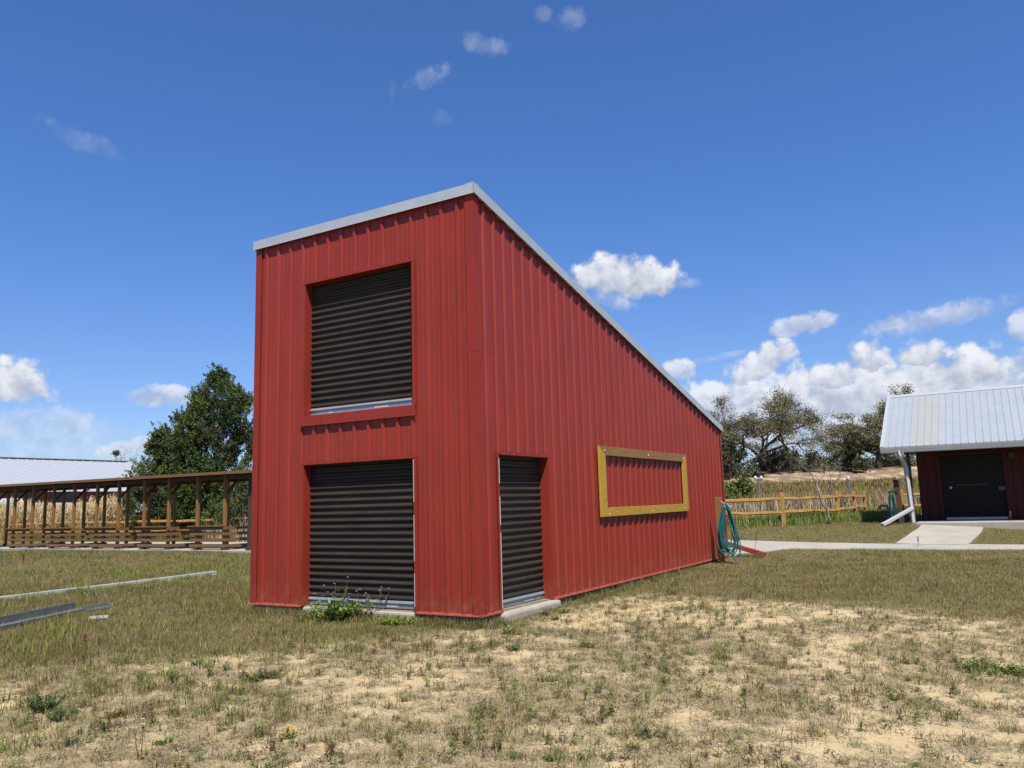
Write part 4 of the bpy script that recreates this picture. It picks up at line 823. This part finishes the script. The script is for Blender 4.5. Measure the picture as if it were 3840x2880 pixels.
def field(s0, s1, N_, l0, l1, w0, w1, pal, wts, t0=-14, tm=.72, cond=None):
    s = np.sqrt(rng.uniform(s0*s0, s1*s1, N_)); t = rng.uniform(t0/s, tm, N_)*s; x, y = from_st(s, t); m_ = free(x, y)
    if cond is not None: m_ &= cond(x, y, s, t)
    x, y, s = x[m_], y[m_], s[m_]; n = len(x); P = np.stack([x, y, ground(x, y)-.02], -1)
    return blades(P, rng.uniform(l0, l1, n)*(.6+.8*fbm(x, y, .3, 3)), rng.uniform(w0, w1, n), np.abs(rng.normal(.35, .25, n)), rng.uniform(0, 6.283, n), pick(pal, wts, n), 2.0)
inside = lambda x, y, s, t: (s > np.interp(t, [-20, 9.3, 13.3, 15.2, 17, 40], [33.5, 31.5, 34.0, 37.0, 39.5, 40]))
parts.append(field(31, 46, 26000, .7, 1.35, .02, .045, [(.50, .38, .22), (.58, .47, .31), (.40, .29, .15), (.62, .55, .44), (.22, .24, .07)], [3, 3, 2, 2, 1.1], cond=inside))
parts.append(field(46, 66, 30000, .6, 1.2, .03, .06, [(.42, .31, .15), (.50, .39, .22), (.34, .25, .11), (.30, .26, .09)], [3, 2, 2, 1.5]))
parts.append(field(66, 97, 42000, .4, .9, .05, .10, [(.33, .25, .09), (.40, .30, .13), (.27, .22, .07), (.44, .35, .18), (.25, .24, .07)], [3, 3, 2, 1.4, 1.6], cond=lambda x, y, s, t: zones(x, y)[4] < .25))
stuff('marsh_grass', parts, 'pale tan marsh grass between the fence and the sand bank', 'grass')
# ================================================================== TREES
def leaf_quads(P, size, col, upb=.0):
    n = len(P); a = rng.normal(0, 1, (n, 3)); a /= np.linalg.norm(a, axis=1)[:, None]; b_ = rng.normal(0, 1, (n, 3)); b_[:, 2] += upb; b_ -= a*(a*b_).sum(1)[:, None]; b_ /= np.linalg.norm(b_, axis=1)[:, None]+1e-6
    s = size[:, None]; V = np.stack([P-a*s*.32, P+b_*s*.5-a*s*.05, P+a*s*.32+b_*s*.1, P-b_*s*.5], 1).reshape(-1, 3); return V, np.arange(4*n).reshape(-1, 4), np.repeat(col, 4, 0)
def cedar(name, label, px, s, ytop, wid, nclump, nleaf, seed, low=.12, open_=True, group=None, lean=0):
    q = ptd(px, ytop, s); z0 = gz(q[0], q[1]); H = q[2]-z0; T = thing(name, label, 'tree', (q[0], q[1], z0), group)
    rg = np.random.default_rng(seed); mb = MB(); base = np.array([q[0], q[1], z0]); axis = lambda h: base+np.array([.12*math.sin(h*1.1)+lean*h/H*.3, .1*math.cos(h*.9), h])
    mb.tube([axis(h)+(0, 0, -.2 if h == 0 else 0) for h in np.linspace(0, H*.96, 12)], list(np.linspace(.035*H*.8, .02, 12)), 8)
    V = []; Fs = []; Cs = []; PL = []; SL = []; CLr = []
    for i in range(nclump):
        f = rg.beta(1.25, 1.15); h = H*(low+(1-low)*f); prof = wid*(1.04-f**2.5)*(.90+.10*math.sin(7*f+seed)) if f > .2 else wid*(.70+.28*f/.2)
        r = prof*(rg.uniform(.62, 1.0) if rg.random() < .8 else rg.uniform(.2, .6)); a = rg.uniform(0, 6.283); lob = 1+.16*math.sin(3*a+seed)+.1*math.sin(5*a+2*f*6); r *= lob
        c = axis(h)+np.array([r*math.cos(a), r*math.sin(a), 0])
        hb = max(.05*H, h-r*rg.uniform(1.0, 1.7)); p0 = axis(hb); p3 = c+(0, 0, -.1); mid = p0*.5+p3*.5+np.array([0, 0, -.10*r])+rg.normal(0, .08, 3)
        mb.tube([p0, mid, p3], [.012*H*.42*(1-f*.7)+.008, .018, .008], 4, cap=False)
        if rg.random() < .5: mb.tube([mid, mid*.45+p3*.55+rg.normal(0, .3, 3)+(0, 0, .15)], [.014, .006], 4, cap=False)
        rad_ = rg.uniform(.34, .62)*(1.0 if f < .8 else .75)*(H/9.6)**.4; n = int(nleaf*rg.uniform(.7, 1.3)*(rad_/.4)**2)
        if open_ and vnoise(np.array([a*1.9+seed]), np.array([h*1.05]))[0] < (.25 if .3 < f < .75 else .12): continue
        # several tight sprays make one clump
        ns = 10; cen = c+np.clip(rg.normal(0, 1, (ns, 3)), -1.4, 1.4)*rad_*np.array([.50, .50, .62]); w_ = rg.integers(0, ns, n); ow = np.array([math.cos(a), math.sin(a), 0]); sd_ = ow*rg.uniform(.1, .9, (ns, 1))+np.array([0, 0, 1.])*rg.uniform(.35, 1.1, (ns, 1))+rg.normal(0, .3, (ns, 3)); sd_ /= np.linalg.norm(sd_, axis=1)[:, None]; tl = rg.uniform(-.25, .75, (n, 1)); P = cen[w_]+sd_[w_]*tl*rad_*.95+np.clip(rg.normal(0, 1, (n, 3)), -1.6, 1.6)*rad_*.17*(1.05-tl)
        tone = rg.uniform(.75, 1.25); g1 = np.array([.125, .18, .034]) if rg.random() < .5 else np.array([.07, .12, .03]); 
        if rg.random() < .12: g1 = np.array([.11, .115, .035])
        PL.append(P); SL.append(rg.uniform(.055, .12, n)); CLr.append(g1*tone*(1+rg.uniform(-.25, .25, (n, 1))))
    V, F_, C_ = leaf_quads(np.concatenate(PL), np.concatenate(SL), np.concatenate(CLr), .8)
    mb.build('trunk', M_bark, T, smooth=True); npmesh('crown', V, F_, M_leaf, C_, T); return T
cedar('cedar_tree', 'tall broad dark green cedar with an open crown behind the timber shelter', 826, 46, 1392, 3.6, 310, 400, 3, .03, lean=.2)
cedar('cedar_tree', 'lower dense dark cedar at the left of the tall cedar', 600, 43, 1628, 1.75, 130, 360, 11, .02, open_=False)
cedar('cedar_tree', 'mid sized bushy cedar between the lower and the tall cedar', 705, 44.5, 1545, 2.0, 120, 330, 19, .02, open_=False)
cedar('cedar_bush', 'rounded green cedar bush seen through the right end of the timber shelter', 905, 38, 1790, 1.5, 80, 190, 23, .08)
cedar('cedar_bush', 'low green cedar bush behind the fence, seen between the shelter posts', 790, 39.5, 1885, 1.0, 44, 190, 29, .1)
def oak(name, label, px, s, ytop, xl, xr, seed, nleafk=1.0, cat='tree', group=None, trunk_h=.16, leaf=(.16, .34), pal=None, levels=5, trunk_r=.42, hang=0):
    rg = random.Random(seed); q = ptd(px, ytop, s); bx, by = q[0], q[1]; z0 = gz(bx, by); H = q[2]-z0; segs = []; tips = []
    def grow(p, d, L, r, lv):
        n = 3; pts_ = [p]; dd = np.array(d)
        for i in range(n):
            dd = dd+np.array([rg.gauss(0, .20), rg.gauss(0, .20), rg.gauss(.0, .15)]); dd /= np.linalg.norm(dd); pts_.append(pts_[-1]+dd*L/n)
        segs.append((pts_, r, r*.62, lv))
        if lv >= 2: tips.extend([(pts_[2], L), (pts_[3], L)])
        if lv >= levels: return
        for c in range(rg.choice((2, 3, 3))):
            a = np.array([rg.gauss(0, 1), rg.gauss(0, 1), rg.gauss(.12, .7)]); nd = dd*.95+a*.55; nd /= np.linalg.norm(nd); grow(pts_[rg.choice((2, 3, 3))], nd, L*rg.uniform(.62, .85), r*.6, lv+1)
    b0 = np.array([0, 0, -.3]); tops = np.array([rg.gauss(0, .05), rg.gauss(0, .05), trunk_h]); segs.append(([b0, tops*.5, tops], .04, .034, 0))
    nl = 7
    for i in range(nl):
        a = 6.283*i/nl+rg.uniform(-.3, .3); e = rg.uniform(.05, 1.25); grow(tops*.95, (math.cos(a)*math.cos(e), math.sin(a)*math.cos(e), math.sin(e)), rg.uniform(.22, .32), .02, 1)
    TP = np.array([t_[0] for t_ in tips]); lat2 = np.array([_r[0], _r[1], 0]); dpt = np.array([_f[0], _f[1], 0])
    # fit the unit tree to the crown size in the place
    zt = np.percentile(TP[:, 2], 99.3); a1, a0 = np.percentile(TP[:, 0], 99.2), np.percentile(TP[:, 0], .8); wr = (xr-px)/FPX*s; wl = (px-xl)/FPX*s; wd = (wr+wl)/2
    d1 = max(np.percentile(np.abs(TP[:, 1]), 99), .1)
    def fit(p): lx = p[0]*(wr/a1 if p[0] > 0 else wl/-a0); return np.array([bx, by, z0])+lat2*lx+dpt*(p[1]*wd/d1)+np.array([0, 0, p[2]*H/zt if p[2] > 0 else p[2]])
    T = thing(name, label, cat, (bx, by, z0), group); mb = MB(); sc = trunk_r/.04
    for pts_, r0, r1, lv in segs:
        mb.tube([fit(p) for p in pts_], [max(.012, sc*(r0+(r1-r0)*i/(len(pts_)-1))) for i in range(len(pts_))], 7 if lv < 2 else 4, cap=False)
    mb.build('trunk', M_bark, T, smooth=True)
    PL = []; r2 = np.random.default_rng(seed); CC = []
    pal = pal or [(.25, .235, .11), (.20, .205, .09), (.31, .27, .16), (.16, .175, .075), (.37, .32, .21)]
    for p, L in tips:
        n = max(0, int(r2.normal(13, 6)*nleafk)); c = fit(p); P = c+r2.normal(0, 1, (n, 3))*np.array([.36, .36, .26])*(H/10)**.6*1.05
        PL.append(P); cl = np.array(pal[r2.integers(len(pal))]); CC.append(cl*(1+r2.uniform(-.3, .3, (n, 1))))
    P = np.concatenate(PL); V, F_, C_ = leaf_quads(P, r2.uniform(leaf[0], leaf[1], len(P)), np.concatenate(CC), .3); npmesh('crown', V, F_, M_leaf, C_, T); return T
oak('oak_tree', 'wide spreading oak with thin grey green leaves on the sand bank, left of the pair', 2845, 108, 1478, 2610, 3062, 5, 2.5, leaf=(.12, .26))
oak('oak_tree', 'taller narrow oak with dense grey green crown, behind the shed roof', 3262, 108, 1470, 3082, 3430, 14, 2.5, leaf=(.12, .26))
oak('bush', 'rounded grey green bush at the foot of the sand bank top, between the two oaks', 3052, 105, 1694, 3015, 3092, 31, .8, 'bush', None, .05, (.14, .3), [(.11, .13, .05), (.14, .15, .06), (.09, .11, .04)], 3, .12)
oak('bush', 'dark green bush under the left side of the spreading oak', 2745, 104, 1655, 2650, 2830, 37, 1.5, 'bush', None, .05, (.16, .34), [(.10, .10, .04), (.13, .12, .05), (.08, .085, .03)], 4, .12)
oak('bush', 'dark rounded bush under the narrow oak', 3215, 105, 1640, 3140, 3330, 41, 1.7, 'bush', None, .05, (.16, .34), [(.075, .085, .03), (.10, .10, .04), (.06, .07, .025)], 4, .12)
oak('bush', 'low scrubby bush right of the spreading oak trunk', 2925, 106, 1680, 2870, 2985, 43, 1.1, 'bush', None, .05, (.14, .3), [(.12, .12, .05), (.15, .14, .07), (.10, .10, .04)], 4, .1)
oak('bush', 'fresh green leafy bush behind the fence beside the red wall', 2768, 42, 1785, 2722, 2814, 53, .8, 'bush', None, .06, (.09, .17), [(.13, .18, .035), (.18, .23, .05), (.10, .14, .03)], 4, .04)
# leafless sapling
def sapling(name, label, px, py, s, ytop, wl, wr, seed, m, leafy=0, r0=.055):
    rg = random.Random(seed); q = ptd(px, py, s); z0 = gz(q[0], q[1]); top_ = ptd(px, ytop, s)[2]; H = top_-z0; T = thing(name, label, 'tree', (q[0], q[1], z0)); mb = MB(); lat2 = np.array([_r[0], _r[1], 0]); dpt = np.array([_f[0], _f[1], 0]); tips = []
    B = np.array([q[0], q[1], z0])
    trunk = [B+(0, 0, -.1), B+lat2*-.03+(0, 0, H*.09), B+lat2*-.06+(0, 0, H*.17), B+lat2*-.22+(0, 0, H*.24), B+lat2*-.30+(0, 0, H*.36), B+lat2*-.36+(0, 0, H*.47)]
    mb.tube(trunk, [r0, r0*.92, r0*.85, r0*.75, r0*.62, r0*.5], 7)
    def br(p, d, L, r, lv):
        pts_ = [p]; dd = np.array(d)
        for i in range(4): dd = dd+np.array([rg.gauss(0, .16), rg.gauss(0, .16), rg.gauss(.05, .12)]); dd /= np.linalg.norm(dd); pts_.append(pts_[-1]+dd*L/4)
        mb.tube(pts_, [r, r*.85, r*.7, r*.55, r*.4], 5 if lv < 2 else 4, cap=False); tips.append(pts_[-1])
        if lv < 4:
            for c in range(rg.choice((2, 3))): nd = dd+np.array([rg.gauss(0, .5), rg.gauss(0, .5), rg.gauss(.1, .35)]); nd /= np.linalg.norm(nd); br(pts_[rg.choice((2, 3, 4))], nd, L*rg.uniform(.6, .85), max(.004, r*.55), lv+1)
    br(trunk[3], lat2*.35+np.array([0, 0, .9]), H*.26, r0*.55, 1); br(trunk[5], lat2*.75+np.array([0, 0, .65]), H*.22, r0*.45, 1); br(trunk[5], lat2*-.45+np.array([0, 0, .85]), H*.24, r0*.42, 1); br(trunk[4], lat2*.3+dpt*.3+np.array([0, 0, .9]), H*.22, r0*.4, 1)
    mb.build('trunk', m, T, smooth=True)
    if leafy:
        PL = np.concatenate([np.array(t_)+rng.normal(0, 1, (leafy, 3))*.09 for t_ in tips]); V, F_, C_ = leaf_quads(PL, rng.uniform(.03, .06, len(PL)), pick([(.22, .20, .10), (.17, .18, .07)], [1, 1], len(PL))); npmesh('crown', V, F_, M_leaf, C_, T)
    return T
sapling('bare_sapling', 'crooked nearly leafless pale sapling in front of the split rail fence', 3112, 1958, 29.6, 1640, 0, 0, 8, M_palebark, 3)
# far skyline
def skyline(): 
    x = []; PL = []; CC = []; SZ_ = []
    for i in range(900):
        s = rng.uniform(112, 150); t = rng.uniform(22, 78); hh = (1.2+2.6*vnoise(np.array([t*.35]), np.array([3.3]))[0])*rng.uniform(.5, 1.1); x_, y_ = from_st(s, t); z0 = gz(x_, y_); n = 26
        P = np.array([x_, y_, z0+hh*.5])+rng.normal(0, 1, (n, 3))*np.array([.8, .8, hh*.32]); PL.append(P); SZ_.append(rng.uniform(.2, .45, n)); c = np.array([[.13, .12, .06], [.10, .11, .045], [.16, .14, .085], [.08, .09, .035]])[rng.integers(4)]; CC.append(c*(1+rng.uniform(-.25, .25, (n, 1))))
    V, F_, C_ = leaf_quads(np.concatenate(PL), np.concatenate(SZ_), np.concatenate(CC), .4); return V, F_, C_
V, F_, C_ = skyline(); tag(npmesh('scrub', V, F_, M_leaf, C_), 'low mixed scrub along the top of the sand bank under the oaks', 'scrub', kind='stuff')
q = ptd(436, 1699, 150); z0 = gz(q[0], q[1]); T = thing('far_palm', 'tiny far palm whose round head shows above the white barn roof', 'tree', (q[0], q[1], z0))
mb = MB(); mb.tube([(q[0], q[1], z0-.5), (q[0]+.1, q[1], z0+5), (q[0], q[1], q[2])], [.14, .09, .05], 6); mb.build('trunk', M_palebark, T)
P = q+rng.normal(0, 1, (700, 3))*np.array([.26, .26, .22]); V, F_, C_ = leaf_quads(P, rng.uniform(.14, .3, 700), pick([(.09, .075, .03), (.13, .10, .05), (.07, .07, .03)], [1, 1, 1], 700)); npmesh('crown', V, F_, M_leaf, C_, T)
oak('far_tree', 'thin bare topped far tree just above the right end of the white barn roof', 480, 120, 1700, 425, 545, 61, .25, 'tree', None, .3, (.12, .24), [(.16, .14, .10), (.13, .12, .09)], 4, .16)
# ================================================================== WEEDS
def leaf_shapes(B, D, N_, L, Wd, col, fold=.25):
    # base point, direction, up side, length, width
    n = len(B); S_ = np.cross(D, N_); S_ /= np.linalg.norm(S_, axis=1)[:, None]+1e-6; L = L[:, None]; Wd = Wd[:, None]
    V = np.stack([B, B+D*L*.45+S_*Wd*.5+N_*Wd*fold, B+D*L-N_*L*.12, B+D*L*.45-S_*Wd*.5+N_*Wd*fold, B+D*L*.45], 1).reshape(-1, 3); o = np.arange(n)[:, None]*5
    F = np.concatenate([o+np.array([[0, 1, 4]]), o+np.array([[4, 1, 2]]), o+np.array([[0, 4, 3]]), o+np.array([[4, 2, 3]])], 1).reshape(-1, 3); return V, F, np.repeat(col, 5, 0)
GREEN = [(.14, .27, .035), (.18, .33, .05), (.10, .21, .032), (.24, .36, .07)]
def weed(name, label, cat, loc, h, spread, nst, nlf, leaf, pal=GREEN, wts=None, flowers=0, fcol=(.75, .75, .7), seed=1, wratio=.5, stem=None, fl_rise=1.35, group=None, lean=(0, 0)):
    rg = np.random.default_rng(seed); B = np.array(loc, float); T = thing(name, label, cat, tuple(B), group); mb = MB(); Bs = []; Ds = []; Ns = []; Ls = []; heads = []
    for i in range(nst):
        a = rg.uniform(0, 6.283); r = spread*math.sqrt(rg.random()); hh = h*rg.uniform(.55, 1)*(1-.35*r/max(spread, 1e-3)); isf = i < flowers
        if isf: hh *= fl_rise
        p0 = B+np.array([r*.3*math.cos(a), r*.3*math.sin(a), -.01]); p2 = B+np.array([r*math.cos(a)+lean[0], r*math.sin(a)+lean[1], hh]); p1 = p0*.5+p2*.5+np.array([.15*r*math.cos(a), .15*r*math.sin(a), .12*hh]); rr_ = .0045 if h > .15 else .003
        mb.tube([p0, p1, p2], [rr_, rr_*.8, rr_*.45], 4, cap=False)
        if isf: heads.append(p2)
        for j in range(nlf):
            f = rg.uniform(.12, 1)*(1 if not isf else .8); p = (1-f)**2*p0+2*f*(1-f)*p1+f*f*p2; b_ = rg.uniform(0, 6.283); e = rg.uniform(-.1, .9); d = np.array([math.cos(b_)*math.cos(e), math.sin(b_)*math.cos(e), math.sin(e)]); Bs.append(p); Ds.append(d); n_ = np.array([0, 0, 1.])-d*d[2]; Ns.append(n_/np.linalg.norm(n_)); Ls.append(leaf*rg.uniform(.55, 1.15))
    Ls = np.array(Ls); pa = np.array(pal); w = np.array(wts or [1]*len(pal), float); ci = rg.choice(len(pa), len(Ls), p=w/w.sum()); V, F, C_ = leaf_shapes(np.array(Bs), np.array(Ds), np.array(Ns), Ls, Ls*wratio, (1 if pal is GREEN else 1.5)*pa[ci]*(1+rg.uniform(-.22, .22, (len(Ls), 1))))
    npmesh('leaves', V, F, M_leaf, C_, T); mb.build('stems', stem or M_stem, T)
    if heads:
        Bs = []; Ds = []; Ns = []
        for p in heads:
            for q in range(2):
                c = p+rg.normal(0, .022, 3)*q
                for j in range(5): a = j*1.2566; Bs.append(c); Ds.append(np.array([math.cos(a)*.8, math.sin(a)*.8-.3, .35])); Ns.append(np.array([-.2*math.cos(a), -.2*math.sin(a), 1.]))
        n = len(Bs); V, F, C_ = leaf_shapes(np.array(Bs), np.array(Ds), np.array(Ns), np.full(n, .021), np.full(n, .017), np.tile(np.array(fcol), (n, 1))); npmesh('flowers', V, F, M_pet, C_, T)
    return T
def at(px, py): return gpx(px, py)
weed('flowering_weed', 'tallest green weed with small white flowers in front of the lower roller door', 'weed', at(1265, 2322), .36, .48, 66, 11, .085, flowers=9, seed=2, fl_rise=2.3)
weed('flowering_weed', 'thin straggling weed with white flowers right of the leafy one, before the lower roller door', 'weed', at(1385, 2320), .42, .40, 18, 7, .065, flowers=9, seed=3, fl_rise=1.5, pal=[(.13, .17, .04), (.18, .18, .06)])
weed('leafy_weed', 'low bright yellow green weed patch at the right end of the lower door sill', 'weed', at(1505, 2338), .12, .40, 70, 9, .055, [(.22, .34, .04), (.28, .38, .06), (.16, .27, .035)], seed=4)
weed('vine_weed', 'thin dark climbing weed at the right jamb of the lower door', 'weed', at(1566, 2312), .52, .10, 9, 8, .035, [(.10, .09, .03), (.13, .12, .04), (.08, .05, .025)], seed=5, wratio=.6)
weed('leafy_weed', 'yellowing low weed at the left end of the lower door sill', 'weed', at(1185, 2332), .24, .34, 44, 8, .05, [(.14, .18, .03), (.26, .23, .05), (.10, .14, .03)], seed=6)
weed('bushy_weed', 'large dark green bushy weed at the lower left of the foreground', 'weed', at(165, 2665), .20, .19, 60, 34, .024, [(.09, .16, .05), (.12, .20, .06), (.08, .13, .04)], seed=7, wratio=.5)
weed('bushy_weed', 'medium dark bushy weed just right of the largest one', 'weed', at(232, 2700), .14, .15, 40, 22, .022, [(.09, .16, .05), (.13, .20, .06)], seed=8, wratio=.5)
weed('bushy_weed', 'small upright dark green weed near the bottom left corner', 'weed', at(262, 2800), .085, .05, 16, 18, .018, [(.045, .075, .03), (.06, .09, .035)], seed=9, wratio=.4)
weed('tall_stemmed_weed', 'tall reddish stemmed weed with sparse leaves at the bottom edge, left of centre', 'weed', at(528, 2850), .34, .05, 2, 9, .035, [(.13, .15, .04), (.20, .07, .045), (.17, .18, .05)], seed=10, flowers=1, fl_rise=1.1, stem=M_redstem)
weed('leafy_weed', 'reddish green sprawling weed above the tall red stemmed one', 'weed', at(430, 2690), .07, .11, 18, 9, .04, [(.13, .19, .04), (.20, .10, .04), (.16, .2, .05)], seed=11)
weed('leafy_weed', 'wide dark green weed patch in mid foreground left of centre', 'weed', at(985, 2545), .08, .28, 52, 9, .045, [(.07, .12, .03), (.10, .15, .035), (.10, .08, .03)], seed=12, wratio=.4)
weed('leafy_weed', 'green weed in the sand left of the wide dark patch', 'weed', at(745, 2495), .09, .12, 20, 9, .035, seed=13, wratio=.4)
weed('leafy_weed', 'small green tufted weed on bare sand at lower left of centre', 'weed', at(615, 2790), .05, .09, 16, 9, .038, seed=14, wratio=.35)
weed('yellow_flower_weed', 'small weed with yellow flowers at the bottom, left of centre', 'weed', at(1088, 2770), .08, .06, 9, 8, .03, [(.18, .21, .05), (.24, .24, .06)], flowers=6, fcol=(.75, .55, .02), seed=15)
weed('leafy_weed', 'green weed nearest the corner of the red building on sand', 'weed', at(1908, 2375), .12, .10, 13, 9, .05, [(.13, .19, .035), (.19, .24, .06)], seed=16, wratio=.35)
weed('leafy_weed', 'rounded bright green weed in front of the side door sill', 'weed', at(2040, 2306), .07, .12, 22, 9, .035, [(.10, .20, .04), (.13, .24, .05)], seed=17, wratio=.35)
weed('leafy_weed', 'green weed beside the wall, right of the side door sill', 'weed', at(2112, 2300), .10, .12, 18, 9, .045, [(.16, .23, .04), (.20, .27, .05)], seed=18, wratio=.4)
weed('leafy_weed', 'dark green weed nearer than the bright one by the side door sill', 'weed', at(2080, 2325), .07, .11, 20, 9, .035, [(.06, .13, .04), (.08, .15, .045)], seed=19, wratio=.35)
weed('leafy_weed', 'dark green weed in the middle of the foreground', 'weed', at(1922, 2440), .07, .10, 15, 9, .045, [(.06, .11, .03), (.08, .13, .035)], seed=20)
weed('leafy_weed', 'broad green weed patch at the far right of the foreground', 'weed', at(3700, 2515), .10, .42, 60, 9, .05, [(.11, .16, .035), (.15, .20, .045), (.09, .12, .03)], seed=21, wratio=.45)
weed('leafy_weed', 'smaller green weed patch right of and beyond the broad one', 'weed', at(3815, 2525), .10, .2, 26, 9, .05, [(.11, .16, .035), (.15, .20, .045)], seed=22, wratio=.45)
weed('leafy_weed', 'dark green weed at the bottom edge, right of centre', 'weed', at(2080, 2850), .055, .09, 16, 9, .03, [(.075, .14, .035), (.10, .17, .04)], seed=23, wratio=.4)
weed('leafy_weed', 'green weed low on the right, in bare sand', 'weed', at(2440, 2762), .06, .14, 22, 9, .035, [(.09, .14, .04), (.12, .17, .045)], seed=24, wratio=.4)
def stalk(px, py, ytop, s_, label, dx=0):
    P = at(px, py); d = math.hypot(P[0]-CAM[0], P[1]-CAM[1]); top_ = ptd(px+dx, ytop, to_st(P[0], P[1])[0]); T = thing('sorrel_stalk', label, 'weed', tuple(P)); mb = MB(); mb.tube([P, P*.5+top_*.5+(.01, 0, 0), top_], [.006, .005, .003], 4); mb.build('stem', M_redstem, T)
    n = 90; f = rng.uniform(.55, 1, n)[:, None]; Q = P*(1-f)+top_*f+rng.normal(0, .012, (n, 3)); V, F, C_ = leaf_quads(Q, rng.uniform(.012, .03, n)*s_, pick([(.30, .09, .06), (.22, .07, .05), (.36, .16, .10)], [1, 1, 1], n)); npmesh('seed_head', V, F, M_leaf, C_, T)
stalk(2828, 2072, 1990, 1, 'thin red dock stalk beside the red downspout foot', 12)
stalk(3788, 1972, 1918, 1.6, 'reddish brown dock stalk before the shed wall right of its door')
stalk(3442, 2056, 2012, 1, 'pale red dock stalk at the edge of the path to the shed')
stalk(88, 2120, 2082, 1.4, 'reddish dock stalk in the left lawn before the timber shelter')
stalk(318, 2440, 2380, 1, 'short reddish stalk right of the grey metal channel')
# scattered small green weeds nobody would count
parts = []
x, y, s, t_ = sample(4.3, 16.5, 3600); fo, sa, _, _, _ = zones(x, y); m_ = (rng.random(len(x)) < fo*(.25+.9*(fbm(x+3, y, .7, 3) > .5))) & free(x, y); x, y = x[m_], y[m_]; k_ = 16; X_, Y_ = tufts(x, y, k_, rng.uniform(.015, .05, len(x))); n = len(X_)
a = rng.uniform(0, 6.283, n); e = rng.uniform(.05, .95, n); D = np.stack([np.cos(a)*np.cos(e), np.sin(a)*np.cos(e), np.sin(e)], -1); N_ = np.array([0, 0, 1.])-D*D[:, 2:3]; N_ /= np.linalg.norm(N_, axis=1)[:, None]; tone = np.repeat(pick([(.10, .15, .035), (.15, .20, .05), (.075, .11, .03), (.17, .11, .05), (.22, .24, .07)], [3, 2, 2, 1.6, 1], len(x)), k_, 0); L_ = rng.uniform(.018, .045, n)
parts.append(leaf_shapes(np.stack([X_, Y_, ground(X_, Y_)+rng.uniform(0, .03, n)], -1), D, N_, L_, L_*.36, tone*(1+rng.uniform(-.2, .2, (n, 1)))))
stuff('ground_weeds', parts, 'small scattered green and reddish weeds over the sandy foreground', 'weeds', M_leaf)

# many-stemmed wild forbs over the foreground
parts = []
x, y, s, t_ = sample(4.2, 17, 3100); fo, sa, _, _, _ = zones(x, y); m_ = (rng.random(len(x)) < fo*np.clip(1.25-sa*1.1, .15, 1)*(.25+1.3*(fbm(x-13, y+4, .9, 3)-.25))) & free(x, y); x, y = x[m_], y[m_]; nf = len(x)
hh = rng.uniform(.05, .15, nf); ci = rng.choice(5, nf, p=[.28, .24, .2, .14, .14]); fc = np.array([(.21, .27, .06), (.15, .20, .045), (.30, .29, .09), (.25, .13, .075), (.17, .12, .07)])[ci]
ks = 9; X_ = np.repeat(x, ks)+rng.normal(0, .012, nf*ks); Y_ = np.repeat(y, ks)+rng.normal(0, .012, nf*ks); n = nf*ks; L_ = np.repeat(hh, ks)*rng.uniform(.6, 1.25, n); ln = np.abs(rng.normal(.55, .35, n)); az_ = rng.uniform(0, 6.283, n); P = np.stack([X_, Y_, ground(X_, Y_)-.004], -1); cs_ = np.repeat(fc, ks, 0)
parts.append(blades(P, L_, np.full(n, .004), ln, az_, cs_*.8, 1.2, .9))
kl = 6; f = rng.uniform(.25, 1.0, n*kl); H_ = np.stack([np.cos(az_), np.sin(az_), 0*az_], -1); dr = np.array([0, 0, 1.])*np.cos(ln*.95)[:, None]+H_*np.sin(ln*.95)[:, None]
B_ = np.repeat(P, kl, 0)+np.repeat(dr*L_[:, None], kl, 0)*f[:, None]*.97; a = rng.uniform(0, 6.283, n*kl); e = rng.uniform(-.2, .9, n*kl); D = np.stack([np.cos(a)*np.cos(e), np.sin(a)*np.cos(e), np.sin(e)], -1); N_ = np.array([0, 0, 1.])-D*D[:, 2:3]; N_ /= np.linalg.norm(N_, axis=1)[:, None]
ll = np.repeat(L_, kl)*rng.uniform(.14, .32, n*kl); parts.append(leaf_shapes(B_, D, N_, ll, ll*.38, np.repeat(cs_, kl, 0)*(1+rng.uniform(-.25, .25, (n*kl, 1)))))
stuff('wild_forbs', parts, 'small many stemmed green, olive and reddish wild plants in the sandy foreground', 'weeds', M_leaf)
